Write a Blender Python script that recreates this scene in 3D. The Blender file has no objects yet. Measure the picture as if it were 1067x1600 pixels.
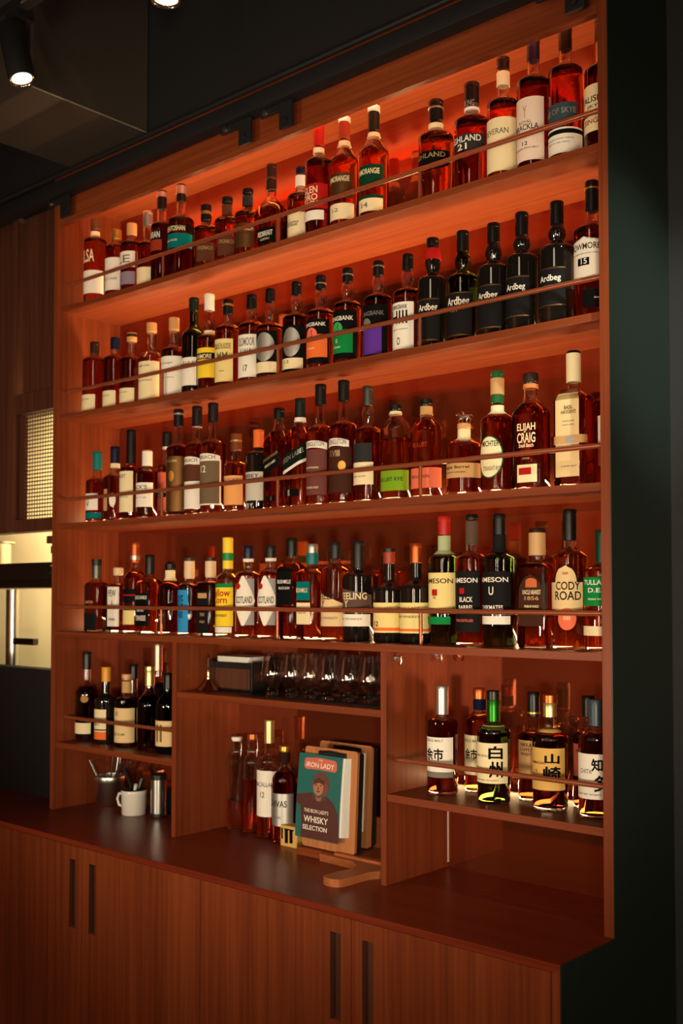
import bpy, math, random
import numpy as np
from mathutils import Vector, Matrix

random.seed(7)
scene = bpy.context.scene
COL = scene.collection
R = math.radians

# ------------------------------------------------------------------ camera
cam_data = bpy.data.cameras.new('camera')
cam = bpy.data.objects.new('camera', cam_data)
COL.objects.link(cam)
scene.camera = cam
YAW, PITCH = 0.7259, 0.0318
cam.location = (1.074, -2.0175, 1.5959)
cam.rotation_euler = (math.pi / 2 + PITCH, 0.0, YAW)
cam_data.sensor_fit = 'AUTO'
cam_data.sensor_width = 36.0
cam_data.lens = 1682.5 / 1600 * 36.0
cam_data.shift_y = 76.9 / 1600
cam_data.clip_start = 0.02
cam_data.dof.use_dof = True
cam_data.dof.focus_distance = 2.45
cam_data.dof.aperture_fstop = 4.5

# ------------------------------------------------------------------ world, view
world = bpy.data.worlds.new('world')
scene.world = world
world.use_nodes = True
world.node_tree.nodes['Background'].inputs[0].default_value = (0.9, 0.75, 0.6, 1)
world.node_tree.nodes['Background'].inputs[1].default_value = 0.02
scene.view_settings.view_transform = 'Standard'
scene.view_settings.look = 'None'
scene.view_settings.gamma = 1.0
scene.view_settings.use_curve_mapping = False
scene.view_settings.exposure = 0.0
scene.cycles.use_denoising = True
scene.cycles.max_bounces = 14
scene.cycles.transmission_bounces = 14
scene.cycles.glossy_bounces = 6
scene.cycles.transparent_max_bounces = 32
scene.cycles.diffuse_bounces = 4
scene.cycles.sample_clamp_indirect = 6.0


def light(name, kind, loc, target, energy, color, size=0.1, **k):
    d = bpy.data.lights.new(name, kind)
    d.energy = energy
    d.color = color
    if kind == 'AREA':
        d.shape = k.get('shape', 'DISK')
        d.size = size
        if 'size_y' in k:
            d.size_y = k['size_y']
        d.spread = k.get('spread', math.pi)
    else:
        d.shadow_soft_size = size
    if kind == 'SPOT':
        d.spot_size = k.get('angle', 1.2)
        d.spot_blend = k.get('blend', 0.3)
    o = bpy.data.objects.new(name, d)
    COL.objects.link(o)
    o.location = loc
    v = Vector(target) - Vector(loc)
    o.rotation_euler = v.to_track_quat('-Z', 'Y').to_euler()
    return o


WARM = (1.0, 0.84, 0.60)
# unseen low spots facing the shelves, cones shaped to leave the cabinets dim
light('low_front_spot', 'SPOT', (1.5, -2.3, 1.15), (-0.75, 0.0, 1.86), 200, WARM, 0.16, angle=R(44), blend=0.6)
light('low_front_spot_far', 'SPOT', (-1.2, -2.8, 1.15), (-1.25, 0.0, 1.95), 130, WARM, 0.16, angle=R(66), blend=0.7)
# upright strips added out of view for the tall glints in the glass
for px, py, pz, pw in ((2.3, -1.35, 1.5, 12), (0.15, -2.5, 1.6, 12), (0.95, -3.0, 1.6, 12)):
    light('glint_strip', 'AREA', (px, py, pz), (px * 0.3 - 0.5, 0.0, pz), pw, (1.0, 0.80, 0.54), 0.05, shape='RECTANGLE', size_y=0.9)
# unseen spot for the greenish lit patch on the end panel
light('panel_spot', 'SPOT', (1.5, -0.9, 3.4), (0.02, 0.16, 2.18), 300, (0.86, 1.0, 0.84), 0.03, angle=R(16), blend=1.0)
# light strips along the back of the shelves, behind the bottles
for sz, sw in ((2.55, 10.0), (2.1914, 13.0), (1.8321, 10.0), (1.4775, 5.5)):
    light('shelf_strip', 'AREA', (-0.985, 0.244, sz + 0.010), (-0.985, 0.17, sz + 0.095), sw, (1.0, 0.62, 0.28), 1.9, shape='RECTANGLE', size_y=0.010)
light('shelf_strip', 'AREA', (-0.287, 0.244, 1.1286), (-0.287, 0.16, 1.22), 0.5, (1.0, 0.62, 0.28), 0.54, shape='RECTANGLE', size_y=0.010)
# strip hidden behind the header board
light('header_strip', 'AREA', (-0.985, 0.032, 2.842), (-0.985, 0.050, 2.90), 6.5, (1.0, 0.62, 0.28), 1.9, shape='RECTANGLE', size_y=0.012, spread=2.3)
# unseen fill areas, added to warm the mirrored room wall and the fronts
light('room_wall_fill', 'AREA', (-2.2, -3.4, 2.9), (-3.2, -5.0, 1.3), 60, (1.0, 0.72, 0.46), 0.3)
light('room_fill', 'AREA', (0.4, -2.6, 3.1), (-0.2, 0.0, 1.0), 4, (1.0, 0.80, 0.55), 0.5)
# kitchen lamp behind the pass
light('kitchen_lamp', 'AREA', (-2.55, 0.42, 2.48), (-2.45, 0.6, 1.5), 60, (1.0, 0.76, 0.40), 0.25)


# ------------------------------------------------------------------ colours and materials
def lin(c):
    return tuple(((v / 255) / 12.92 if v / 255 <= 0.04045 else ((v / 255 + 0.055) / 1.055) ** 2.4) for v in c)


PAL = dict(
    white=(236, 226, 212), cream=(235, 216, 172), buttery=(232, 210, 140), yellow=(240, 205, 50), parch=(222, 190, 140),
    blush=(232, 208, 190), greige=(196, 188, 176), ash=(150, 150, 150), grey=(118, 112, 104), dkgrey=(48, 46, 46), black=(14, 13, 14),
    coal=(26, 24, 25), silver=(190, 186, 180), pewter=(96, 98, 92), smoke=(90, 70, 60), red=(176, 28, 24), rust=(150, 52, 30),
    brick=(140, 50, 40), coral=(232, 110, 90), salmon=(226, 110, 80), orange=(232, 110, 50), peach=(232, 160, 96), tan=(196, 150, 100),
    brown=(92, 52, 34), umber=(66, 36, 26), dkbrown=(44, 24, 18), mauve=(110, 62, 58), bronze=(120, 84, 48), copperp=(190, 100, 60),
    gold=(212, 160, 76), goldp=(216, 190, 130), goldlab=(214, 168, 92), olive=(110, 96, 50), green=(16, 128, 62), mint=(60, 160, 90),
    dkgreen=(14, 58, 38), bottlegreen=(30, 90, 46), blackgreen=(16, 28, 20), greenfoil=(40, 110, 30), ltgreen=(170, 180, 140), lime=(122, 160, 30),
    teal=(0, 108, 108), navy=(12, 18, 44), blue=(48, 140, 200), slate=(58, 72, 80), purple=(92, 50, 150), lilac=(140, 124, 140),
    taupe=(92, 72, 62), sepia=(112, 92, 70), cork=(206, 150, 96), paletan=(222, 190, 150), dkamber=(110, 50, 20), amberp=(226, 150, 40),
    copper=(196, 96, 50), rosesilver=(206, 160, 140), blackwax=(12, 11, 12), glassy=(200, 120, 70))
METAL = {'silver', 'pewter', 'gold', 'goldp', 'bronze', 'copper', 'rosesilver', 'copperp', 'greenfoil'}
MATS = {}


def principled(name, base, rough=0.5, metal=0.0, **k):
    m = bpy.data.materials.new(name)
    m.use_nodes = True
    b = m.node_tree.nodes['Principled BSDF']
    b.inputs['Base Color'].default_value = (*base, 1)
    b.inputs['Roughness'].default_value = rough
    b.inputs['Metallic'].default_value = metal
    for key, v in k.items():
        b.inputs[key.replace('_', ' ')].default_value = v
    return m


def paint(key, gloss=False):
    kk = (key, gloss)
    if kk not in MATS:
        met = key in METAL
        MATS[kk] = principled(('foil_' if gloss else 'print_') + key, lin(PAL[key]), 0.34 if gloss else (0.45 if met else 0.65), 0.85 if met else 0.0, Specular_IOR_Level=0.35 if gloss else 0.06)
    return MATS[kk]


def add_noise_bump(m, scale=(1, 1, 1), amount=0.1, rough_var=None):
    nt = m.node_tree
    b = nt.nodes['Principled BSDF']
    tc = nt.nodes.new('ShaderNodeTexCoord')
    mp = nt.nodes.new('ShaderNodeMapping')
    mp.inputs['Scale'].default_value = scale
    nz = nt.nodes.new('ShaderNodeTexNoise')
    nz.inputs['Scale'].default_value = 1.0
    nz.inputs['Detail'].default_value = 5
    bp = nt.nodes.new('ShaderNodeBump')
    bp.inputs['Strength'].default_value = amount
    bp.inputs['Distance'].default_value = 0.002
    nt.links.new(tc.outputs['Object'], mp.inputs['Vector'])
    nt.links.new(mp.outputs['Vector'], nz.inputs['Vector'])
    nt.links.new(nz.outputs['Fac'], bp.inputs['Height'])
    nt.links.new(bp.outputs['Normal'], b.inputs['Normal'])
    return nz


def wood(name, axis, dark, mid, light_, rough=0.38, fine=90.0, broad=9.0):
    """Straight grained veneer: noise stretched along one axis, two scales mixed."""
    m = principled(name, mid, rough, Specular_IOR_Level=0.25)
    nt = m.node_tree
    b = nt.nodes['Principled BSDF']
    tc = nt.nodes.new('ShaderNodeTexCoord')
    outs = []
    for sc, st in ((fine, 0.02), (broad, 0.06)):
        mp = nt.nodes.new('ShaderNodeMapping')
        s = [sc, sc, sc]
        s['xyz'.index(axis)] = sc * st
        mp.inputs['Scale'].default_value = s
        nz = nt.nodes.new('ShaderNodeTexNoise')
        nz.inputs['Scale'].default_value = 1.0
        nz.inputs['Detail'].default_value = 4
        nt.links.new(tc.outputs['Object'], mp.inputs['Vector'])
        nt.links.new(mp.outputs['Vector'], nz.inputs['Vector'])
        outs.append(nz.outputs['Fac'])
    mx = nt.nodes.new('ShaderNodeMath')
    mx.operation = 'MULTIPLY_ADD'
    mx.inputs[1].default_value = 0.55
    nt.links.new(outs[0], mx.inputs[0])
    m2 = nt.nodes.new('ShaderNodeMath')
    m2.operation = 'MULTIPLY'
    m2.inputs[1].default_value = 0.45
    nt.links.new(outs[1], m2.inputs[0])
    nt.links.new(m2.outputs[0], mx.inputs[2])
    cr = nt.nodes.new('ShaderNodeValToRGB')
    cr.color_ramp.elements[0].position = 0.36
    cr.color_ramp.elements[0].color = (*dark, 1)
    cr.color_ramp.elements[1].position = 0.64
    cr.color_ramp.elements[1].color = (*light_, 1)
    e = cr.color_ramp.elements.new(0.5)
    e.color = (*mid, 1)
    nt.links.new(mx.outputs[0], cr.inputs['Fac'])
    nt.links.new(cr.outputs['Color'], b.inputs['Base Color'])
    bp = nt.nodes.new('ShaderNodeBump')
    bp.inputs['Strength'].default_value = 0.12
    bp.inputs['Distance'].default_value = 0.001
    nt.links.new(outs[0], bp.inputs['Height'])
    nt.links.new(bp.outputs['Normal'], b.inputs['Normal'])
    return m


WD, WM, WL = (0.138, 0.0255, 0.0075), (0.190, 0.037, 0.0105), (0.240, 0.050, 0.015)
M_WX = wood('sapele_along', 'x', WD, WM, WL)
M_WZ = wood('sapele_upright', 'z', WD, WM, WL)
M_WTOP = wood('sapele_worktop', 'x', (0.13, 0.017, 0.006), (0.17, 0.023, 0.0075), (0.21, 0.031, 0.011), rough=0.32)
M_OAK = wood('light_board', 'z', (0.36, 0.125, 0.040), (0.44, 0.16, 0.055), (0.50, 0.20, 0.075), rough=0.45)
M_STAND = wood('beech_stand', 'y', (0.30, 0.085, 0.026), (0.36, 0.105, 0.034), (0.42, 0.13, 0.045), rough=0.45)
M_MIRROR = principled('bronze_mirror', (0.40, 0.085, 0.032), 0.06, 0.85)
M_BLACK = principled('black_paint', (0.007, 0.007, 0.009), 0.6)
add_noise_bump(M_BLACK, (6, 6, 6), 0.1)
M_LAM = principled('black_green_laminate', (0.012, 0.018, 0.014), 0.38)
add_noise_bump(M_LAM, (140, 140, 3), 0.15)
M_WALL = principled('dark_wall_paint', (0.012, 0.012, 0.013), 0.7)
add_noise_bump(M_WALL, (30, 30, 30), 0.2)
M_ROOM = principled('room_brown_paint', (0.30, 0.12, 0.065), 0.7)
add_noise_bump(M_ROOM, (3, 3, 3), 0.2)
M_DUCT = principled('grey_duct_paint', (0.045, 0.032, 0.024), 0.55)
add_noise_bump(M_DUCT, (8, 8, 8), 0.1)
M_CREAM = principled('cream_plaster', (0.78, 0.70, 0.48), 0.8)
add_noise_bump(M_CREAM, (20, 20, 20), 0.15)
M_DKWOOD = wood('dark_walnut', 'z', (0.055, 0.017, 0.009), (0.080, 0.025, 0.013), (0.105, 0.034, 0.018), rough=0.5)
M_STEEL = principled('brushed_steel', (0.62, 0.60, 0.57), 0.28, 1.0)
add_noise_bump(M_STEEL, (4, 4, 300), 0.05)
M_DKSTEEL = principled('dark_steel', (0.10, 0.09, 0.085), 0.35, 1.0)
M_COPPER = principled('copper_pipe', (0.36, 0.095, 0.042), 0.25, 0.45)
M_BRASS = principled('brass', (0.80, 0.48, 0.24), 0.16, 1.0)
M_IRON = principled('black_iron', (0.015, 0.015, 0.017), 0.45, 0.3)
M_ENAMEL = principled('white_enamel', (0.78, 0.73, 0.66), 0.18)
M_PAPER = principled('white_paper', (0.80, 0.76, 0.70), 0.7)
M_DARKPL = principled('black_plastic', (0.012, 0.012, 0.012), 0.3)
M_FLOOR = wood('floor_boards', 'x', (0.02, 0.012, 0.008), (0.03, 0.018, 0.012), (0.045, 0.026, 0.016), rough=0.5)
M_BRASSMESH = principled('mesh_metal', (0.10, 0.06, 0.03), 0.4, 0.6)


def glass_mat(name, col, ior=1.5, rough=0.0):
    return principled(name, col, rough, 0.0, Transmission_Weight=1.0, IOR=ior)


M_GLASS = glass_mat('clear_glass', (0.97, 0.95, 0.92))
LIQ = {
    'amber': glass_mat('whisky_amber', (0.82, 0.32, 0.055), 0.92),
    'red': glass_mat('whisky_red', (0.58, 0.13, 0.028), 0.92),
    'dark': glass_mat('whisky_dark', (0.24, 0.036, 0.011), 0.92),
    'orange': glass_mat('whisky_orange', (0.93, 0.36, 0.09), 0.92),
    'yellow': glass_mat('whisky_gold', (0.92, 0.60, 0.12), 0.92),
}


def thin_glass(name):
    """Thin walled glass: clear straight through, mirror-like towards grazing angles."""
    m = bpy.data.materials.new(name)
    m.use_nodes = True
    nt = m.node_tree
    nt.nodes.remove(nt.nodes['Principled BSDF'])
    out = nt.nodes['Material Output']
    tr = nt.nodes.new('ShaderNodeBsdfTransparent')
    tr.inputs['Color'].default_value = (0.97, 0.96, 0.95, 1)
    gl = nt.nodes.new('ShaderNodeBsdfGlossy')
    gl.inputs['Roughness'].default_value = 0.03
    lw = nt.nodes.new('ShaderNodeLayerWeight')
    lw.inputs['Blend'].default_value = 0.5
    pw = nt.nodes.new('ShaderNodeMath')
    pw.operation = 'POWER'
    pw.inputs[1].default_value = 3.0
    nt.links.new(lw.outputs['Facing'], pw.inputs[0])
    fr = nt.nodes.new('ShaderNodeMath')
    fr.operation = 'MULTIPLY_ADD'
    fr.inputs[1].default_value = 0.75
    fr.inputs[2].default_value = 0.15
    nt.links.new(pw.outputs[0], fr.inputs[0])
    mx = nt.nodes.new('ShaderNodeMixShader')
    nt.links.new(fr.outputs[0], mx.inputs[0])
    nt.links.new(tr.outputs[0], mx.inputs[1])
    nt.links.new(gl.outputs[0], mx.inputs[2])
    nt.links.new(mx.outputs[0], out.inputs['Surface'])
    return m


M_THIN = thin_glass('thin_glass')
M_GREENGL = glass_mat('green_bottle_glass', (0.075, 0.13, 0.025))
M_DKGREENGL = glass_mat('dark_green_bottle_glass', (0.05, 0.10, 0.018))
M_BLACKGL = principled('black_bottle_glass', (0.008, 0.006, 0.005), 0.06, 0.0, Coat_Weight=0.5)
M_OLIVEGL = glass_mat('olive_black_bottle_glass', (0.04, 0.075, 0.008))


# ------------------------------------------------------------------ mesh helpers
class MB:
    """Collects shapes into one mesh with several material slots."""

    def __init__(self):
        self.v, self.f, self.m = [], [], []

    def add(self, verts, faces, mat=0):
        n = len(self.v)
        self.v += [tuple(p) for p in verts]
        self.f += [tuple(i + n for i in f) for f in faces]
        self.m += [mat] * len(faces)
        return self

    def box(self, x0, x1, y0, y1, z0, z1, mat=0, bev=0.0):
        if bev <= 0:
            v = [(x, y, z) for z in (z0, z1) for y in (y0, y1) for x in (x0, x1)]
            return self.add(v, [(0, 2, 3, 1), (4, 5, 7, 6), (0, 1, 5, 4), (1, 3, 7, 5), (3, 2, 6, 7), (2, 0, 4, 6)], mat)
        import bmesh
        bm = bmesh.new()
        bmesh.ops.create_cube(bm, size=1.0)
        for q in bm.verts:
            q.co = Vector(((x0 + x1) / 2 + q.co.x * (x1 - x0), (y0 + y1) / 2 + q.co.y * (y1 - y0), (z0 + z1) / 2 + q.co.z * (z1 - z0)))
        bmesh.ops.bevel(bm, geom=list(bm.edges), offset=bev, segments=2, profile=0.6, affect='EDGES')
        bm.verts.index_update()
        self.add([q.co[:] for q in bm.verts], [[q.index for q in f.verts] for f in bm.faces], mat)
        bm.free()
        return self

    def lathe(self, prof, segs=24, mat=0, c=(0, 0, 0), flip=False, axis=None, caps=True):
        vs, fs = [], []
        for r, z in prof:
            for i in range(segs):
                a = 2 * math.pi * i / segs
                vs.append((r * math.cos(a), r * math.sin(a), z))
        for j in range(len(prof) - 1):
            for i in range(segs):
                k = (i + 1) % segs
                q = (j * segs + i, j * segs + k, (j + 1) * segs + k, (j + 1) * segs + i)
                fs.append(q[::-1] if flip else q)
        if caps and prof[0][0] > 1e-6:
            fs.append(tuple(range(segs)) if flip else tuple(range(segs - 1, -1, -1)))
        if caps and prof[-1][0] > 1e-6:
            b = (len(prof) - 1) * segs
            fs.append(tuple(b + i for i in range(segs - 1, -1, -1)) if flip else tuple(b + i for i in range(segs)))
        M = Matrix.Translation(c)
        if axis is not None:
            M = M @ Vector((0, 0, 1)).rotation_difference(Vector(axis)).to_matrix().to_4x4()
        return self.add([M @ Vector(p) for p in vs], fs, mat)

    def tube(self, pts, r, segs=8, mat=0):
        pts = [Vector(p) for p in pts]
        rs = r if isinstance(r, (list, tuple)) else [r] * len(pts)
        vs, fs = [], []
        prev = None
        for i, p in enumerate(pts):
            t = (pts[min(i + 1, len(pts) - 1)] - pts[max(i - 1, 0)]).normalized()
            n = prev if prev is not None else (Vector((0, 0, 1)) if abs(t.z) < 0.9 else Vector((1, 0, 0)))
            n = (n - t * n.dot(t)).normalized()
            prev = n
            w = t.cross(n)
            for s in range(segs):
                a = 2 * math.pi * s / segs
                vs.append(p + (n * math.cos(a) + w * math.sin(a)) * rs[i])
        for i in range(len(pts) - 1):
            for s in range(segs):
                k = (s + 1) % segs
                fs.append((i * segs + s, i * segs + k, (i + 1) * segs + k, (i + 1) * segs + s))
        fs.append(tuple(range(segs - 1, -1, -1)))
        b = (len(pts) - 1) * segs
        fs.append(tuple(b + s for s in range(segs)))
        return self.add(vs, fs, mat)

    def prism(self, outline, z0, z1, mat=0, M=None):
        """Outline in xy (counter clockwise), extruded along z."""
        n = len(outline)
        vs = [(x, y, z0) for x, y in outline] + [(x, y, z1) for x, y in outline]
        fs = [tuple(range(n - 1, -1, -1)), tuple(range(n, 2 * n))]
        fs += [(i, (i + 1) % n, n + (i + 1) % n, n + i) for i in range(n)]
        if M is not None:
            vs = [M @ Vector(p) for p in vs]
        return self.add(vs, fs, mat)

    def build(self, name, mats, parent=None, smooth=None, loc=None):
        me = bpy.data.meshes.new(name)
        me.from_pydata(self.v, [], self.f)
        for m in (mats if isinstance(mats, (list, tuple)) else [mats]):
            me.materials.append(m)
        me.polygons.foreach_set('material_index', self.m)
        if smooth is not None:
            me.polygons.foreach_set('use_smooth', [True] * len(self.f))
            me.set_sharp_from_angle(angle=R(smooth))
        me.update()
        o = bpy.data.objects.new(name, me)
        COL.objects.link(o)
        if parent is not None:
            o.parent = parent
        if loc is not None:
            o.location = loc
        return o


def empty(name, loc=(0, 0, 0), rz=0.0):
    o = bpy.data.objects.new(name, None)
    o.empty_display_size = 0.05
    COL.objects.link(o)
    o.location = loc
    o.rotation_euler = (0, 0, rz)
    return o


def tag(o, label, cat, group=None):
    o['label'] = label
    o['category'] = cat
    if group:
        o['group'] = group
    return o


def structure(o):
    o['kind'] = 'structure'
    return o


def rounded(x0, x1, y0, y1, r, n=5):
    pts = []
    for cx, cy, a0 in ((x1 - r, y0 + r, -90), (x1 - r, y1 - r, 0), (x0 + r, y1 - r, 90), (x0 + r, y0 + r, 180)):
        for i in range(n + 1):
            a = R(a0 + 90 * i / n)
            pts.append((cx + r * math.cos(a), cy + r * math.sin(a)))
    return pts


# ------------------------------------------------------------------ setting
WT = 0.9                                    # worktop height
ZS = dict(A=2.55, B=2.1914, C=1.8321, D=1.4775, E=1.1186, M=1.3181)
XL, XR, DEP = -1.97, 0.0, 0.2523           # inner faces of the end panels, mirror plane
DIVR = (-0.5906, -0.5733)
DIVL = (-1.3742, -1.357)

structure(MB().box(-6, 4, -5, 3, -0.1, 0.0).build('floor', M_FLOOR))
structure(MB().box(-6, 4, -5, 3, 3.6, 3.7).build('ceiling', M_WALL))
structure(MB().box(-2.0, 4, 0.2837, 0.40, 0.0, 3.6).build('wall_back', M_WALL))
structure(MB().box(-6, -2.0, 0.0, 0.16, 2.96, 3.6).box(-2.0, 0.0225, 0.0, 0.2837, 2.99, 3.6).build('wall_bulkhead', M_BLACK))
structure(MB().box(-6, 4, -5.1, -5.0, 0.0, 3.6).build('wall_front', M_ROOM))
structure(MB().box(-6.1, -6, -5, 3, 0.0, 3.6).build('wall_left', M_ROOM))
structure(MB().box(4, 4.1, -5, 3, 0.0, 3.6).build('wall_right', M_WALL))
# the kitchen pass to the left of the shelves
structure(MB().box(-4.5, -2.0, 0.70, 0.78, 0.0, 3.6).build('wall_kitchen', M_CREAM))
o = MB()
o.box(-4.5, -2.395, 0.10, 0.16, 1.8226, 2.96)                # left of the mesh
o.box(-2.395, -1.9955, 0.10, 0.16, 2.2476, 2.3192)          # rail over the mesh
o.box(-2.395, -1.9955, 0.10, 0.16, 1.8226, 1.8676)          # rail under the mesh
o.box(-2.36, -1.9955, 0.115, 0.16, 2.3192, 2.96)
o.box(-2.405, -2.375, 0.085, 0.10, 1.8226, 2.96)
structure(o.build('wall_panelling', M_DKWOOD))

# ------------------------------------------------------------------ shelving
shelving = empty('bar_shelving', (0, 0, 0))
tag(shelving, 'tall built-in red wood bar shelving holding rows of whisky bottles', 'shelving')
for x0, x1 in ((-1.9925, XL), (XR, 0.0215)):
    p = MB().box(x0, x1, 0.0, 0.2837 if x0 < -1 else 0.2837, WT, 2.99, bev=0.0008).build('side_panel', M_WZ, shelving)
MB().box(0.0215, 0.0235, 0.001, 0.2837, WT, 2.99).build('outer_cladding', M_LAM, shelving)['label'] = 'black green laminate on the outside of the end panel'
MB().box(XL, XR, DEP, DEP + 0.006, WT, 2.90).build('mirror_back', M_MIRROR, shelving)['label'] = 'bronze tinted mirror backing'
for key in 'ABCD':
    z = ZS[key]
    y0 = 0.0166 if key != 'D' else 0.0
    MB().box(XL, XR, y0, DEP, z - 0.0175, z, bev=0.0008).build('shelf', M_WX, shelving)
for d in (DIVL, DIVR):
    MB().box(d[0], d[1], 0.0, DEP, WT, ZS['D'] - 0.0175, bev=0.0008).build('divider', M_WZ, shelving)
MB().box(XL, DIVL[0], 0.004, DEP, ZS['E'] - 0.0175, ZS['E'], bev=0.0008).build('shelf', M_WX, shelving)
MB().box(DIVR[1], XR, 0.004, DEP, ZS['E'] - 0.0175, ZS['E'], bev=0.0008).build('shelf', M_WX, shelving)
MB().box(DIVL[1], DIVR[0], 0.004, DEP, ZS['M'] - 0.0175, ZS['M'], bev=0.0008).build('shelf', M_WX, shelving)
MB().box(XL, XR, 0.018, DEP, 2.90, 2.918).build('top_board', M_WX, shelving)
MB().box(DIVR[1] + 0.0002, DIVR[1] + 0.0016, DEP - 0.004, DEP - 0.0005, WT + 0.012, ZS['E'] - 0.019).build('light_gap_strip', principled('light_gap_white', (0.8, 0.72, 0.6), 0.5), shelving)['label'] = 'light gap in the corner, made as a white strip'  # pale strip coloured to stand for light leaking through the corner gap
hb = MB().box(XL, XR, 0.0, 0.018, 2.838, 2.99, bev=0.0006)
hb.box(XL, XR, -0.002, 0.018, 2.818, 2.8385, bev=0.001)
hb.build('header_board', M_WX, shelving)


def rail(z, x0, x1, posts, y=0.0425):
    r_ = MB().tube([(x0, y, z), (x1, y, z)], 0.0058, 14).build('guard_rail', M_COPPER, shelving, smooth=50)
    r_['label'] = 'copper guard rail'
    zb = max(v for v in ZS.values() if v < z)
    for px in posts:
        MB().tube([(px, y, zb), (px, y, z)], 0.0042, 10).build('rail_post', M_COPPER, r_, smooth=50)


for key in 'ABCD':
    rail(ZS[key] + 0.081, XL, XR, (-1.4775, -0.985, -0.5))
rail(ZS['E'] + 0.078, XL, DIVL[0], ())
rail(ZS['E'] + 0.078, DIVR[1], XR, ())
for y in (0.0395, 0.204):
    hk = MB().lathe([(0.011, 0), (0.011, 0.003), (0.004, 0.004), (0.004, 0.016), (0.0, 0.016)], 16, 0, (DIVR[1], y, 1.4445), axis=(1, 0, 0))
    hk.tube([(DIVR[1] + 0.015, y, 1.4445), (DIVR[1] + 0.017, y, 1.436), (DIVR[1] + 0.015, y, 1.428), (DIVR[1] + 0.009, y, 1.4275)], 0.003, 8)
    h = hk.build('wall_hook', M_STEEL, smooth=50)
    tag(h, 'small steel hook at the front edge of the right divider, under the fourth shelf' if y < .1 else 'small steel hook by the mirror at the back of the right divider', 'hook', 'hooks on the divider')

# ------------------------------------------------------------------ worktop and cabinets
worktop = MB().box(-4.4, 0.0213, -0.2127, 0.0988, WT - 0.0165, WT, bev=0.001)
worktop.box(-2.0, 0.0213, 0.0988, 0.2837, WT - 0.0165, WT)
worktop = worktop.build('worktop', M_WTOP)
tag(worktop, 'long red wood worktop running under the whisky shelving', 'worktop')
YD = -0.2075


def cabinet(x0, x1, label, back=0.2815):
    cab = empty('base_cabinet', ((x0 + x1) / 2, 0.03, 0.0))
    tag(cab, label, 'cabinet', 'base cabinets under the worktop')
    ox, oy = (x0 + x1) / 2, 0.03
    T = lambda m: m
    def place(o):
        o.matrix_parent_inverse = Matrix.Translation((-ox, -oy, 0))
        return o
    b = MB().box(x0, x1, YD + 0.021, back, 0.10, WT - 0.0170)
    b.box(x0 + 0.01, x1 - 0.01, YD + 0.06, back - 0.01, 0.0, 0.10)
    place(b.build('carcass', M_WZ, cab))
    xm = (x0 + x1) / 2
    for side in (-1, 1):
        a, c = (x0 + 0.0012, xm - 0.0012) if side < 0 else (xm + 0.0012, x1 - 0.0012)
        s0, s1 = (c - 0.062, c - 0.030) if side < 0 else (a + 0.030, a + 0.062)
        zt, z1, z0, zb = WT - 0.019, 0.8445, 0.6470, 0.11
        d = MB()
        d.box(a, s0, YD, YD + 0.019, zb, zt)
        d.box(s1, c, YD, YD + 0.019, zb, zt)
        d.box(s0, s1, YD, YD + 0.019, z1, zt)
        d.box(s0, s1, YD, YD + 0.019, zb, z0)
        door = place(d.build('door', M_WZ, cab))
        h = MB()
        h.box(s0, s1, YD + 0.0165, YD + 0.0185, z0, z1)
        h.box(s0, s0 + 0.0015, YD + 0.0005, YD + 0.0165, z0, z1)
        h.box(s1 - 0.0015, s1, YD + 0.0005, YD + 0.0165, z0, z1)
        h.box(s0, s1, YD + 0.0003, YD + 0.0165, z1 - 0.0015, z1, 1)
        h.box(s0, s1, YD + 0.0003, YD + 0.0165, z0, z0 + 0.0015, 1)
        hh = h.build('handle_recess', [M_DKWOOD, M_COPPER], door)
        hh['label'] = 'dark vertical finger slot'


cabinet(-1.0075, -0.0005, 'red wood base cabinet under the right half of the worktop, slot handles in plain view')
cabinet(-2.0155, -1.0085, 'red wood base cabinet in the dim left half, under the glass shelf bay')
cabinet(-3.0235, -2.0165, 'shadowed red wood base cabinet below the kitchen pass', 0.096)
endp = MB().box(0.0000, 0.0215, -0.2070, 0.2837, 0.0, WT - 0.0170)
endp = endp.build('end_panel', M_WZ)
MB().box(0.0215, 0.0240, -0.2127, 0.2837, 0.0, WT - 0.0002).build('cladding', M_LAM, endp)['label'] = 'black outer face'
tag(endp, 'upright end panel closing the base cabinets, black on its outside', 'panel')

# ------------------------------------------------------------------ track above the header
track = MB().box(-3.2, 0.0, -0.050, -0.006, 2.894, 2.940, bev=0.003).tube([(-3.2, -0.060, 2.948), (0.0, -0.060, 2.948)], 0.008, 10)
track.box(-3.2, 0.0, -0.006, 0.0, 2.90, 2.96)
track = track.build('ladder_track', M_IRON, smooth=40)
tag(track, 'long black iron sliding ladder track across the top of the shelving', 'track')
HANG = ((-1.888, 'at its left end'), (-1.040, 'left one of the close middle pair'), (-0.884, 'right one of the close middle pair'), (-0.034, 'at its right end'))
for hx, where in HANG:
    br = MB().box(hx - 0.023, hx + 0.023, -0.034, -0.024, 2.822, 2.892, bev=0.002).build('track_bracket', M_IRON)
    tag(br, 'black iron bracket hanging from the ladder track, ' + where, 'bracket', 'brackets on the ladder track')
    MB().box(hx - 0.095, hx - 0.023, -0.034, -0.026, 2.872, 2.892, bev=0.002).build('arm', M_IRON, br)
    MB().lathe([(0.008, 0), (0.008, 0.006), (0.0, 0.007)], 12, 0, (hx - 0.075, -0.034, 2.882), axis=(0, -1, 0)).build('bolt', M_STEEL, br, smooth=40)
    MB().lathe([(0.008, 0), (0.008, 0.006), (0.0, 0.007)], 12, 0, (hx, -0.034, 2.84), axis=(0, -1, 0)).build('bolt', M_IRON, br, smooth=40)

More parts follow.
